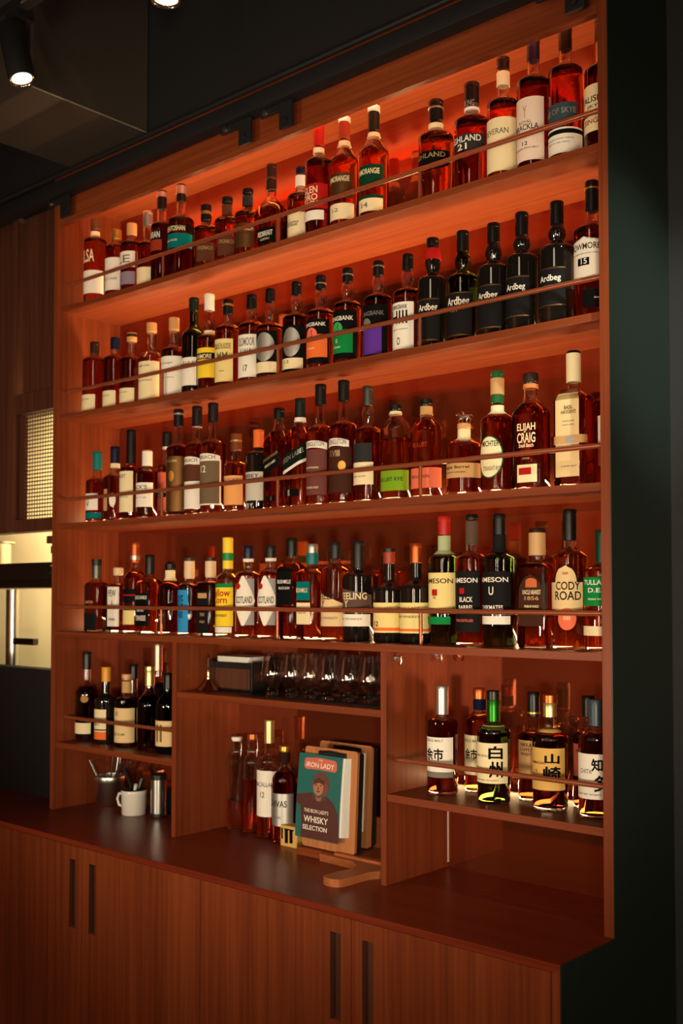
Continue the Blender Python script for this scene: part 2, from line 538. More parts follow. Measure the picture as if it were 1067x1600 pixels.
# ------------------------------------------------------------------ duct and spots
duct = MB().box(-1.897, -1.4975, -0.40, -0.002, 2.994, 3.598, bev=0.004)
duct = duct.build('ceiling_duct', M_DUCT)
MB().tube([(-1.4985, -0.40, 2.995), (-1.4985, -0.002, 2.995)], 0.0022, 6).build('corner_bead', principled('duct_edge', (0.2, 0.17, 0.13), 0.5), duct)
tag(duct, 'boxed grey duct hanging from the ceiling over the shelving', 'duct')
YT = -0.52
trk = MB().box(-2.4, 0.9, YT - 0.016, YT + 0.016, 3.110, 3.136, bev=0.002)
for hx in (-2.3, 0.7):
    trk.tube([(hx, YT, 3.13), (hx, YT, 3.6)], 0.005, 8)
trk = trk.build('lighting_track', M_IRON)
MB().tube([(-1.33, YT - 0.02, 3.108), (-1.05, YT - 0.02, 3.108)], 0.003, 8).build('conductor_strip', principled('track_metal', (0.5, 0.45, 0.38), 0.3, 0.9), trk)
tag(trk, 'black spotlight track under the ceiling, crossing before the duct', 'track')
M_LENS = principled('spot_lens', (0.9, 0.85, 0.7), 0.4, 0.0, Emission_Color=(1.0, 0.80, 0.48, 1), Emission_Strength=5.0)


def spot(px, tilt, label):
    x, y, z = px
    sp = empty('track_spotlight', (x, y, z))
    tag(sp, label, 'spotlight', 'ceiling track spotlights')
    ax = Vector(tilt).normalized()
    body = MB().lathe([(0.026, 0.004), (0.0335, 0.0), (0.0345, 0.004), (0.0345, 0.15), (0.030, 0.156), (0.0, 0.156)], 28, 0, axis=ax, caps=False)
    body.build('housing', M_IRON, sp, smooth=40)
    MB().lathe([(0.0, 0.006), (0.0265, 0.006), (0.0265, 0.010), (0.0, 0.010)], 24, 0, axis=ax).build('lens', M_LENS, sp)['label'] = 'glowing warm lens'
    MB().lathe([(0.0300, 0.001), (0.0262, 0.0055), (0.0262, 0.007), (0.0312, 0.002)], 28, 0, axis=ax, caps=False).build('reflector_ring', M_BRASS, sp, smooth=60)
    top = ax * 0.13
    arm = MB().box(-0.012 + top.x, 0.012 + top.x, 0.03 + top.y, 0.045 + top.y, top.z - 0.03, 3.112 - z)
    arm.tube([(top.x, top.y, top.z), (top.x, top.y + 0.04, top.z)], 0.007, 10)
    arm.box(top.x - 0.03, top.x + 0.03, YT - y - 0.014, 0.045 + top.y, 3.088 - z, 3.111 - z)
    arm.build('mounting_arm', M_IRON, sp)
    return sp
BOTTLES = [
    ('A', -1.8978, 0.095, 2.55, 0, 0.037, 0.2989, 0.2192, 0.2422, 0.2623, 0.014, 'std', None, 'red', None, 0.2318, ('brown', 'stopper'), [(0.2404, 0.2554, 'cream')], [('T', 0.1455, 0.1881, 'KILSA', 'cream', {'w': 0.9}), ('L', 0.0413, 0.1178, -102.5, 102.5, 'white', 'rect')], 'red bottle with tall white letters on the glass above a white label, top shelf'),
    ('A', -1.7816, 0.095, 2.55, 0, 0.036, 0.2358, 0.1726, 0.1946, 0.2042, 0.014, 'std', None, 'red', None, 0.1847, ('gold', 'stopper'), [], [('L', 0.0301, 0.1362, -73.6, 73.6, 'white', 'rect'), ('T', 0.0633, 0.0717, 'SINGLE CASK', 'grey', {})], 'slim amber bottle with broad white label beside the tall white lettered bottle, top shelf'),
    ('A', -1.7007, 0.095, 2.55, 0, 0.036, 0.2382, 0.1656, 0.1854, 0.2008, 0.014, 'squat', None, 'red', None, 0.1765, ('cork', 'stopper'), [], [('L', 0.0884, 0.1397, -69.1, 69.1, 'white', 'rect'), ('T', 0.1028, 0.1274, 'LE', 'grey', {}), ('L', 0.0331, 0.0741, -69.1, 69.1, 'lilac', 'rect')], 'bottle with white upper label and lilac grey lower label under a cork, top shelf'),
    ('A', -1.619, 0.095, 2.55, 0, 0.034, 0.2582, 0.1458, 0.1658, 0.2111, 0.014, 'std', None, 'amber', None, 0.1568, ('silver', 'capsule'), [], [('L', 0.0118, 0.0723, -76.2, 76.2, 'cream', 'rect')], 'bottle with pale grey capsule and one low cream label, top shelf'),
    ('A', -1.5409, 0.088, 2.55, 0, 0.034, 0.302, 0.1874, 0.2074, 0.2437, 0.014, 'std', None, 'dark', None, 0.1984, ('black', 'capsule'), [(0.2807, 0.2967, 'silver')], [('L', 0.1401, 0.1699, -51.2, 51.2, 'black', 'rect'), ('T', 0.146, 0.1659, 'ARRAN', 'white', {}), ('L', 0.1063, 0.1401, -51.2, 51.2, 'rust', 'rect')], 'dark bottle with black capsule and rust red band under white letters, top shelf'),
    ('A', -1.4573, 0.095, 2.55, 0, 0.04, 0.3028, 0.1839, 0.2099, 0.2492, 0.014, 'std', None, 'dark', None, 0.1982, ('black', 'capsule'), [(0.2718, 0.2974, 'silver')], [('L', 0.1467, 0.1681, -105.6, 105.6, 'black', 'rect'), ('T', 0.1486, 0.1642, 'AUCHENTOSHAN', 'cream', {}), ('L', 0.0978, 0.1408, -105.6, 105.6, 'teal', 'rect'), ('T', 0.1174, 0.1232, 'THREE WOOD', 'cream', {'w': 0.4})], 'black bottle with teal blue label and silver topped capsule, top shelf'),
    ('A', -1.3418, 0.095, 2.55, 0, 0.037, 0.2113, 0.132, 0.1527, 0.1629, 0.014, 'squat', None, 'amber', None, 0.1434, ('black', 'stopper'), [(0.1812, 0.1908, 'gold')], [('L', 0.0318, 0.089, -1.2, 86.7, 'brown', 'rect'), ('T', 0.0661, 0.0775, 'DRONACH', 'goldp', {})], 'squat amber bottle with thin gold band on a black stopper, top shelf'),
    ('A', -1.2487, 0.095, 2.55, 0, 0.037, 0.2114, 0.1356, 0.1586, 0.1943, 0.014, 'std', None, 'amber', None, 0.1482, ('black', 'stopper'), [(0.1552, 0.1873, 'brown')], [('L', 0.0292, 0.0872, -1.0, 84.7, 'brown', 'rect'), ('T', 0.0647, 0.0759, 'DRONACH', 'goldp', {})], 'squat bottle with brown neck wrap and plain brown label, top shelf'),
    ('A', -1.1617, 0.095, 2.55, 0, 0.039, 0.2141, 0.1322, 0.1547, 0.1992, 0.014, 'squat', None, 'amber', None, 0.1445, ('black', 'stopper'), [(0.1624, 0.1921, 'dkgrey')], [('L', 0.034, 0.1037, -15.9, 77.5, 'bronze', 'rect'), ('T', 0.0817, 0.0927, 'DRONACH', 'cream', {})], 'amber bottle with dark neck wrap and bronze label glowing at the shoulder, top shelf'),
    ('A', -1.0651, 0.095, 2.55, 0, 0.042, 0.259, 0.1167, 0.1699, 0.186, 0.014, 'slope', (1, 0.9, 5), 'amber', None, 0.146, ('dkbrown', 'capsule'), [(0.2152, 0.2206, 'brown')], [('L', 0.0228, 0.0676, -23.6, 60.1, 'black', 'rect'), ('T', 0.0443, 0.0586, 'REDBREAST', 'white', {}), ('T', 0.0335, 0.0389, 'LUSTAU', 'cream', {'w': 0.5})], 'broad shouldered bottle with tall dark brown capsule and black label, top shelf'),
    ('A', -0.9627, 0.108, 2.55, 0, 0.037, 0.2283, 0.1388, 0.1618, 0.2086, 0.014, 'std', None, 'amber', None, 0.1515, ('navy', 'capsule'), [(0.1728, 0.2031, 'white')], [('L', 0.014, 0.0915, -68.9, 68.9, 'cream', 'rect'), ('T', 0.0545, 0.0739, 'Belsazar', 'grey', {'w': 0.5})], 'bottle with plain cream yellow label and white neck paper, top shelf'),
    ('A', -0.8786, 0.09, 2.55, 0, 0.037, 0.3213, 0.2075, 0.2305, 0.2565, 0.014, 'std', None, 'dark', None, 0.2201, ('red', 'capsule'), [(0.2366, 0.2506, 'cream')], [('L', 0.0769, 0.1442, -83.0, 83.0, 'red', 'rect'), ('T', 0.1183, 0.1373, 'GLEN', 'cream', {'w': 0.45}), ('T', 0.0993, 0.1166, 'DRO', 'cream', {'w': 0.45}), ('T', 0.0821, 0.0976, 'NACH', 'cream', {'w': 0.45}), ('L', 0.0459, 0.0718, -64.5, 64.5, 'white', 'rect')], 'dark bottle with bright red capsule and red label over white, top shelf'),
    ('A', -0.7908, 0.095, 2.55, 0, 0.037, 0.3177, 0.1922, 0.2484, 0.2524, 0.014, 'long', None, 'amber', None, 0.2231, ('rust', 'capsule'), [(0.2977, 0.3114, 'white'), (0.231, 0.2464, 'cream')], [('L', 0.0841, 0.1518, -77.5, 77.5, 'bronze', 'rect'), ('T', 0.1281, 0.1433, 'GLENMORANGIE', 'cream', {}), ('L', 0.0284, 0.0706, -84.2, 84.2, 'cream', 'rect'), ('T', 0.0486, 0.0588, '12', 'grey', {'w': 0.2})], 'slender necked bottle with rust red capsule and bronze label over cream, top shelf'),
    ('A', -0.6891, 0.095, 2.55, 0, 0.038, 0.3175, 0.1866, 0.2413, 0.2453, 0.014, 'long', None, 'amber', None, 0.2167, ('blackgreen', 'capsule'), [(0.2943, 0.3111, 'white'), (0.2275, 0.2392, 'cream')], [('L', 0.0882, 0.146, -76.9, 76.9, 'dkgreen', 'rect'), ('T', 0.1213, 0.1361, 'GLENMORANGIE', 'cream', {}), ('L', 0.0256, 0.0668, -76.9, 76.9, 'cream', 'rect'), ('L', 0.0586, 0.0668, -76.9, 76.9, 'dkgreen', 'rect'), ('T', 0.0355, 0.0487, '14', 'grey', {'w': 0.2})], 'slender necked bottle with dark green label and black green capsule, top shelf'),
    ('A', -0.4899, 0.095, 2.55, 0, 0.043, 0.2644, 0.1653, 0.1887, 0.2116, 0.017, 'squat', None, 'amber', None, 0.1781, ('black', 'capsule'), [(0.2406, 0.2454, 'silver'), (0.1914, 0.2041, 'cream')], [('L', 0.0763, 0.125, -85.9, 85.9, 'black', 'shield'), ('T', 0.1077, 0.1203, 'HIGHLAND', 'goldp', {})], 'squat bottle with black shield label and cut glass base, top shelf'),
    ('A', -0.3832, 0.095, 2.55, 0, 0.042, 0.2735, 0.1723, 0.1948, 0.219, 0.017, 'squat', None, 'red', None, 0.1847, ('black', 'capsule'), [(0.2035, 0.2112, 'white')], [('T', 0.212, 0.2273, 'VIKING', 'silver', {'neck': 1, 'w': 0.9}), ('L', 0.0973, 0.1355, -80.7, 80.7, 'dkgrey', 'rect'), ('T', 0.1172, 0.1325, 'HIGHLAND', 'white', {'w': 0.8}), ('T', 0.0988, 0.1141, '21', 'white', {'w': 0.22})], 'squat dark red bottle numbered 21 in white, top shelf'),
    ('A', -0.2943, 0.095, 2.55, 0, 0.038, 0.306, 0.1888, 0.2128, 0.277, 0.014, 'std', None, 'amber', None, 0.202, ('black', 'capsule'), [(0.2369, 0.2702, 'cream')], [('L', 0.025, 0.1505, -84.0, 84.0, 'cream', 'rect'), ('T', 0.1117, 0.1251, 'DEVERAN', 'grey', {'w': 0.6})], 'bottle with large plain cream label and cream neck paper, top shelf'),
    ('A', -0.2127, 0.095, 2.55, 0, 0.038, 0.3219, 0.2145, 0.2385, 0.2696, 0.014, 'std', None, 'dark', None, 0.2277, ('navy', 'capsule'), [], [('L', 0.0283, 0.1731, -68.9, 68.9, 'blush', 'rect'), ('T', 0.1262, 0.1541, 'Y', 'tan', {'w': 0.12}), ('T', 0.1131, 0.1204, 'ROYAL', 'grey', {'w': 0.35}), ('T', 0.0984, 0.1116, 'BRACKLA', 'dkgrey', {'w': 0.7}), ('T', 0.0634, 0.0721, '12', 'dkgrey', {'w': 0.15}), ('T', 0.0546, 0.059, 'HIGHLAND SINGLE MALT', 'grey', {'w': 0.7})], 'dark bottle with navy capsule and tall blush white label, top shelf'),
    ('A', -0.1297, 0.095, 2.55, 0, 0.038, 0.3207, 0.2143, 0.2383, 0.2668, 0.014, 'std', None, 'red', None, 0.2275, ('black', 'capsule'), [], [('L', 0.0916, 0.1345, -71.7, 71.7, 'slate', 'rect'), ('T', 0.1101, 0.123, 'ISLE OF SKYE', 'silver', {'w': 0.9}), ('L', 0.0216, 0.0787, -98.1, 98.1, 'white', 'rect'), ('L', 0.0644, 0.0744, -98.1, 98.1, 'black', 'rect'), ('T', 0.0515, 0.0558, 'single malt scotch whisky', 'grey', {'w': 0.7}), ('T', 0.043, 0.0473, 'aged in oak casks', 'grey', {'w': 0.6})], 'red bottle with slate blue panel over a white wrap label, top shelf'),
    ('A', -0.0398, 0.095, 2.55, 0, 0.038, 0.3087, 0.185, 0.209, 0.256, 0.014, 'std', None, 'dark', None, 0.1982, ('black', 'capsule'), [], [('L', 0.0915, 0.1501, -80.7, 80.7, 'cream', 'rect'), ('T', 0.111, 0.125, 'TALISKER', 'dkgrey', {'w': 0.75}), ('T', 0.0985, 0.1055, 'SKYE', 'dkgrey', {'w': 0.4}), ('L', 0.0469, 0.0818, -80.7, 80.7, 'cream', 'rect'), ('T', 0.0637, 0.0748, 'SINGLE', 'rust', {'w': 0.5})], 'dark bottle cut by the tall end panel with two cream labels, top shelf'),
    ('B', -1.8964, 0.095, 2.1914, 0, 0.04, 0.2446, 0.1762, 0.2021, 0.2061, 0.014, 'std', None, 'dark', None, 0.1905, ('dkbrown', 'capsule'), [], [('L', 0.0115, 0.0642, -57.6, 57.6, 'cream', 'rect'), ('T', 0.0453, 0.0516, 'single malt', 'grey', {'w': 0.5})], 'first dark bottle from the left end with small low cream label, second shelf down'),
    ('B', -1.7846, 0.095, 2.1914, 0, 0.039, 0.2418, 0.1643, 0.1893, 0.204, 0.014, 'std', None, 'dark', None, 0.178, ('navy', 'capsule'), [], [('L', 0.0112, 0.0629, -56.6, 56.6, 'cream', 'rect'), ('T', 0.0443, 0.0505, 'speyside', 'grey', {'w': 0.5})], 'dark bottle with blue capsule and small low cream label, second shelf down'),
    ('B', -1.697, 0.095, 2.1914, 0, 0.038, 0.2422, 0.1495, 0.1735, 0.2154, 0.014, 'std', None, 'dark', None, 0.1627, ('cork', 'stopper'), [(0.2286, 0.2388, 'dkbrown')], [('L', 0.0133, 0.06, -65.0, 65.0, 'cream', 'rect'), ('T', 0.0438, 0.0499, 'islay malt', 'grey', {'w': 0.5})], 'dark bottle with brown topped cork and small low cream label, second shelf down'),
    ('B', -1.5966, 0.095, 2.1914, 0, 0.04, 0.2582, 0.1471, 0.1705, 0.2279, 0.014, 'squat', None, 'amber', None, 0.1431, ('cork', 'stopper'), [], [('L', 0.0109, 0.1304, -88.3, 88.3, 'cream', 'rect'), ('T', 0.1124, 0.1204, 'the single malts', 'grey', {'w': 0.5}), ('T', 0.0686, 0.0746, 'distilled in scotland', 'grey', {'w': 0.6})], 'squat bottle with pale cork and wide cream label, second shelf down'),
    ('B', -1.4876, 0.095, 2.1914, 0, 0.039, 0.2556, 0.1469, 0.1719, 0.2161, 0.014, 'std', None, 'dark', None, 0.1606, ('cork', 'stopper'), [], [('L', 0.0114, 0.1303, -94.9, 94.9, 'white', 'rect'), ('T', 0.105, 0.1128, 'cask strength', 'grey', {'w': 0.5}), ('T', 0.0621, 0.0679, 'matured in sherry', 'grey', {'w': 0.6})], 'bottle with pale cork and wide white label, second shelf down'),
    ('B', -1.4011, 0.1, 2.1914, 0, 0.037, 0.3021, 0.1814, 0.2251, 0.2612, 0.014, 'slope', None, 'green', None, 0.2054, ('blackgreen', 'capsule'), [], [('L', 0.0305, 0.1149, -61.4, 61.4, 'white', 'rect'), ('T', 0.0842, 0.1034, 'Glenfiddich', 'dkgrey', {'w': 0.85})], 'dark green glass bottle with white label, second shelf down'),
    ('B', -1.3257, 0.095, 2.1914, 0, 0.035, 0.2987, 0.1608, 0.1818, 0.2488, 0.014, 'std+bulb', None, 'red', None, 0.1723, ('white', 'capsule'), [(0.1727, 0.188, 'cream')], [('L', 0.0429, 0.1317, -74.2, 74.2, 'yellow', 'rect'), ('L', 0.0977, 0.1166, -74.2, 74.2, 'black', 'rect'), ('T', 0.0996, 0.1128, 'CRANMORE', 'cream', {})], 'slim bottle with white capsule and yellow label crossed by a black band, second shelf down'),
    ('B', -1.2444, 0.095, 2.1914, 0, 0.038, 0.2665, 0.1742, 0.1982, 0.2232, 0.014, 'std', None, 'amber', None, 0.1874, ('black', 'capsule'), [(0.2476, 0.2533, 'gold')], [('L', 0.0202, 0.1445, -29.6, 70.6, 'buttery', 'rect'), ('T', 0.1148, 0.1315, 'BRUICHLADDIE', 'olive', {'w': 0.8}), ('T', 0.0832, 0.1055, 'MM', 'olive', {'w': 0.5}), ('T', 0.048, 0.0536, 'islay', 'olive', {'w': 0.4})], 'bottle with butter yellow picture label and gold ringed black capsule, second shelf down'),
    ('B', -1.1445, 0.095, 2.1914, 0, 0.038, 0.2629, 0.1671, 0.1911, 0.2205, 0.014, 'std+bulb', None, 'amber', None, 0.1803, ('black', 'capsule'), [], [('L', 0.0196, 0.1413, -32.1, 68.8, 'white', 'rect'), ('T', 0.1086, 0.1322, 'OLDMOOR', 'grey', {'w': 0.8}), ('T', 0.0795, 0.1013, 'AWA', 'grey', {'w': 0.6}), ('T', 0.0359, 0.0541, '17', 'dkgrey', {'w': 0.2})], 'amber bottle with white picture label numbered 17, second shelf down'),
    ('B', -1.0692, 0.095, 2.1914, 0, 0.038, 0.2652, 0.151, 0.1735, 0.2271, 0.013, 'bulb', None, 'amber', None, 0.1633, ('black', 'capsule'), [], [('L', 0.0165, 0.1398, -76.5, 76.5, 'black', 'rect'), ('L', 0.054, 0.1344, -33.1, 64.6, 'silver', 'oval'), ('L', 0.0219, 0.0522, -73.4, 73.4, 'cream', 'rect')], 'bottle with pale round disc on black label, just right of the label numbered 17'),
    ('B', -0.9667, 0.095, 2.1914, 0, 0.038, 0.2652, 0.1589, 0.1814, 0.228, 0.013, 'bulb', None, 'dark', None, 0.1712, ('black', 'capsule'), [], [('L', 0.0112, 0.1369, -80.6, 80.6, 'black', 'rect'), ('L', 0.0513, 0.1316, -22.6, 60.0, 'silver', 'oval'), ('L', 0.0182, 0.0478, -71.3, 71.3, 'cream', 'rect'), ('T', 0.0339, 0.0426, '12', 'grey', {'w': 0.2})], 'dark bottle with large pale disc directly left of the orange label, second shelf down'),
    ('B', -0.8758, 0.095, 2.1914, 0, 0.038, 0.2649, 0.1572, 0.1797, 0.2267, 0.013, 'bulb', None, 'amber', None, 0.1696, ('black', 'capsule'), [(0.2403, 0.2437, 'silver')], [('L', 0.0207, 0.1387, -78.5, 78.5, 'black', 'rect'), ('T', 0.1199, 0.1302, 'SPRINGBANK', 'white', {'w': 0.8}), ('L', 0.0361, 0.0976, -69.4, 69.4, 'orange', 'rect'), ('L', 0.0805, 0.1165, -28.0, 27.1, 'coral', 'oval'), ('T', 0.0891, 0.1096, 'S', 'dkgrey', {'w': 0.12, 'a': 3.7}), ('T', 0.0583, 0.0635, 'CAMPBELTOWN SINGLE MALT', 'cream', {'w': 0.7})], 'bottle with black label over a bright orange panel, second shelf down'),
    ('B', -0.7796, 0.095, 2.1914, 0, 0.038, 0.2645, 0.1609, 0.1834, 0.2271, 0.013, 'bulb', None, 'amber', None, 0.1732, ('black', 'capsule'), [(0.2453, 0.2487, 'silver')], [('L', 0.0185, 0.1456, -79.2, 79.2, 'black', 'rect'), ('T', 0.1188, 0.1305, 'SPRINGBANK', 'white', {'w': 0.8}), ('L', 0.0336, 0.0954, -61.8, 61.8, 'green', 'rect'), ('L', 0.0804, 0.1155, -33.9, 20.7, 'mint', 'oval'), ('T', 0.0887, 0.1088, 'S', 'dkgrey', {'w': 0.12, 'a': 0.0}), ('T', 0.0603, 0.072, '10', 'white', {'w': 0.15}), ('T', 0.0469, 0.0519, 'CAMPBELTOWN SINGLE MALT', 'cream', {'w': 0.7})], 'bottle with black label over a bright green panel, second shelf down'),
    ('B', -0.6746, 0.095, 2.1914, 0, 0.038, 0.2614, 0.1587, 0.1812, 0.2233, 0.013, 'bulb', None, 'dark', None, 0.171, ('black', 'capsule'), [(0.2458, 0.2491, 'silver')], [('L', 0.0113, 0.1417, -76.5, 76.5, 'black', 'rect'), ('T', 0.1139, 0.1254, 'SPRINGBANK', 'grey', {'w': 0.8}), ('L', 0.0145, 0.0895, -52.0, 52.0, 'purple', 'rect'), ('L', 0.078, 0.109, -38.9, 8.7, 'grey', 'oval')], 'bottle with purple panel on black label, second shelf down'),
    ('B', -0.5788, 0.095, 2.1914, 0, 0.038, 0.2594, 0.1557, 0.1782, 0.2189, 0.013, 'bulb', None, 'amber', None, 0.1681, ('black', 'capsule'), [], [('L', 0.0129, 0.1307, -60.2, 60.2, 'white', 'rect'), ('T', 0.1132, 0.1243, 'SPRINGBANK', 'black', {'w': 0.6}), ('T', 0.0765, 0.11, 'HIII', 'black', {'w': 0.6}), ('T', 0.0606, 0.0654, 'longrow peated', 'grey', {'w': 0.6}), ('T', 0.024, 0.0431, 'O', 'dkgrey', {'w': 0.12})], 'bottle with white label bearing heavy black block artwork, second shelf down'),
    ('B', -0.5008, 0.095, 2.1914, 0, 0.038, 0.2827, 0.1714, 0.1954, 0.2604, 0.014, 'std+fat', None, 'black', None, 0.1846, ('blackwax', 'capsule'), [(0.2273, 0.2558, 'red')], [('L', 0.0197, 0.1259, -60.9, 60.9, 'coal', 'rect'), ('L', 0.122, 0.1243, -60.9, 60.9, 'bronze', 'rect'), ('L', 0.0213, 0.0244, -60.9, 60.9, 'bronze', 'rect'), ('T', 0.0899, 0.1118, 'Ardbeg', 'white', {'w': 0.62, 'a': 15.0}), ('T', 0.0806, 0.0853, 'WEE BEASTIE', 'tan', {'w': 0.4})], 'black bottle with red neck wrap under its cap, second shelf down'),
    ('B', -0.4109, 0.095, 2.1914, 0, 0.039, 0.2798, 0.1586, 0.1836, 0.2285, 0.014, 'std+fat', None, 'black', 'olive', 0.1723, ('blackwax', 'capsule'), [], [('L', 0.0175, 0.1243, -68.3, 68.3, 'coal', 'rect'), ('L', 0.1204, 0.1227, -68.3, 68.3, 'bronze', 'rect'), ('L', 0.019, 0.0221, -68.3, 68.3, 'bronze', 'rect'), ('T', 0.0861, 0.112, 'Ardbeg', 'white', {'w': 0.62, 'a': 14.5}), ('T', 0.0769, 0.0815, 'TEN', 'tan', {'w': 0.4})], 'dark green black bottle with the largest white name, second shelf down'),
    ('B', -0.3231, 0.095, 2.1914, 0, 0.038, 0.2782, 0.1642, 0.1882, 0.231, 0.014, 'std+fat', None, 'black', None, 0.1774, ('blackwax', 'capsule'), [], [('L', 0.0215, 0.1259, -61.5, 61.5, 'coal', 'rect'), ('L', 0.1222, 0.1244, -61.5, 61.5, 'bronze', 'rect'), ('L', 0.023, 0.026, -61.5, 61.5, 'bronze', 'rect'), ('T', 0.0886, 0.108, 'Ardbeg', 'white', {'w': 0.62, 'a': 7.9}), ('T', 0.0796, 0.0841, 'AN OA', 'tan', {'w': 0.4})], 'black bottle third from the right among five white lettered ones, second shelf down'),
    ('B', -0.2459, 0.095, 2.1914, 0, 0.038, 0.2857, 0.1725, 0.1965, 0.2305, 0.014, 'std+fat', None, 'black', None, 0.1857, ('blackwax', 'capsule'), [], [('L', 0.035, 0.13, -57.0, 57.0, 'coal', 'rect'), ('L', 0.1264, 0.1286, -57.0, 57.0, 'bronze', 'rect'), ('L', 0.0365, 0.0394, -57.0, 57.0, 'bronze', 'rect'), ('T', 0.0935, 0.1125, 'Ardbeg', 'white', {'w': 0.62, 'a': 7.0}), ('T', 0.0847, 0.0891, 'UIGEADAIL', 'tan', {'w': 0.4})], 'black bottle second from the right among five white lettered ones, second shelf down'),
    ('B', -0.1538, 0.095, 2.1914, 0, 0.041, 0.2885, 0.1722, 0.1992, 0.2347, 0.014, 'std+fat', None, 'black', None, 0.1871, ('blackwax', 'capsule'), [], [('L', 0.0426, 0.1308, -57.0, 57.0, 'coal', 'rect'), ('L', 0.1273, 0.1294, -57.0, 57.0, 'bronze', 'rect'), ('L', 0.044, 0.0468, -57.0, 57.0, 'bronze', 'rect'), ('T', 0.0952, 0.1137, 'Ardbeg', 'white', {'w': 0.62, 'a': 5.6}), ('T', 0.0867, 0.0909, 'CORRYVRECKAN', 'tan', {'w': 0.4})], 'black bottle right beside the white labelled bottle numbered 15, second shelf down'),
    ('B', -0.0659, 0.095, 2.1914, 0, 0.04, 0.3124, 0.196, 0.222, 0.2442, 0.014, 'std', None, 'red', None, 0.2103, ('black', 'capsule'), [(0.293, 0.2972, 'gold')], [('L', 0.0855, 0.1801, -106.9, 106.9, 'white', 'arch'), ('T', 0.1522, 0.1661, 'BOWMORE', 'dkgrey', {'w': 0.62}), ('T', 0.1411, 0.1453, 'islay single malt scotch whisky', 'grey', {'w': 0.6}), ('L', 0.1174, 0.1341, -21.4, 18.4, 'black', 'rect'), ('T', 0.1202, 0.1327, '15', 'white', {'w': 0.12, 'a': 1.5}), ('L', 0.0244, 0.0632, -3.0, 97.9, 'black', 'rect'), ('T', 0.0424, 0.048, 'sherry cask', 'white', {'w': 0.3})], 'bottle with arched white label numbered 15 by the end panel, second shelf down'),
    ('C', -1.8775, 0.095, 1.8321, 0, 0.037, 0.2374, 0.1337, 0.1567, 0.176, 0.014, 'std', None, 'dark', None, 0.1463, ('teal', 'capsule'), [], [('L', 0.042, 0.0964, -57.7, 57.7, 'white', 'rect'), ('T', 0.0567, 0.0839, 'O', 'dkgrey', {'w': 0.14}), ('L', 0.0149, 0.0337, -74.3, 74.3, 'teal', 'rect')], 'bottle with teal capsule and teal stripe under a white label, third shelf down'),
    ('C', -1.7805, 0.095, 1.8321, 0, 0.038, 0.2454, 0.1373, 0.1613, 0.1913, 0.014, 'std', None, 'dark', None, 0.1505, ('navy', 'capsule'), [(0.1752, 0.1897, 'cream')], [('L', 0.0348, 0.1046, -12.8, 12.8, 'tan', 'rect'), ('L', 0.0471, 0.0922, 24.2, 56.6, 'white', 'oval')], 'bottle with navy capsule and tan label with white flourish, third shelf down'),
    ('C', -1.6971, 0.095, 1.8321, 0, 0.036, 0.291, 0.1641, 0.1785, 0.1825, 0.014, 'std', None, 'dark', None, 0.172, ('blackwax', 'capsule'), [], [('L', 0.0265, 0.1559, -62.4, 62.4, 'cream', 'rect'), ('T', 0.1336, 0.1458, 'PORT', 'grey', {'w': 0.4}), ('T', 0.071, 0.077, 'distilled slowly', 'grey', {'w': 0.6})], 'black bottle with long dark capsule and tall cream label, third shelf down'),
    ('C', -1.6154, 0.095, 1.8321, 0, 0.034, 0.2182, 0.1416, 0.1616, 0.1678, 0.014, 'std', None, 'dark', None, 0.1526, ('tan', 'capsule'), [(0.1682, 0.2143, 'white')], [('L', 0.0384, 0.114, -83.8, 83.8, 'white', 'rect'), ('T', 0.0901, 0.106, "JACK'S", 'dkgrey', {'w': 0.6}), ('T', 0.0642, 0.0702, 'old no. 7 rye', 'grey', {'w': 0.6})], 'dark bottle with white paper strip over its cap and white label, third shelf down'),
    ('C', -1.613, 0.172, 1.8321, 0, 0.034, 0.2852, 0.1684, 0.1884, 0.238, 0.014, 'std', None, 'amber', None, 0.1794, ('black', 'capsule'), [(0.2279, 0.2361, 'white')], [('L', 0.0308, 0.1523, -47.4, 47.4, 'coral', 'rect'), ('L', 0.0733, 0.0875, -47.4, 47.4, 'black', 'rect'), ('T', 0.0753, 0.0854, 'OUR BLEND', 'white', {'w': 0.7})], 'bottle with coral pink label and narrow black band, third shelf down'),
    ('C', -1.4642, 0.095, 1.8321, 0, 0.037, 0.3299, 0.2046, 0.2276, 0.277, 0.014, 'std', None, 'dark', None, 0.2173, ('black', 'capsule'), [(0.3119, 0.3177, 'silver')], [('L', 0.0163, 0.1823, -81.8, 81.8, 'bronze', 'rect'), ('T', 0.1649, 0.1726, 'KAVALAN', 'goldp', {'w': 0.5}), ('L', 0.107, 0.1398, -1.6, 28.7, 'gold', 'oval')], 'tall bottle with bronze metallic label and clear neck, third shelf down'),
    ('C', -1.39, 0.105, 1.8321, 0, 0.037, 0.3323, 0.2048, 0.2278, 0.2743, 0.014, 'std', None, 'red', None, 0.2174, ('black', 'capsule'), [(0.2663, 0.2702, 'silver')], [('L', 0.154, 0.1769, -70.5, 70.5, 'white', 'arc'), ('T', 0.1597, 0.1711, 'BENRIACH', 'grey', {'w': 0.7}), ('L', 0.1044, 0.1521, -61.2, 61.2, 'brown', 'rect'), ('L', 0.0207, 0.1025, -70.5, 70.5, 'white', 'rect')], 'bottle with white arched strip, brown panel and white lower label, third shelf down'),
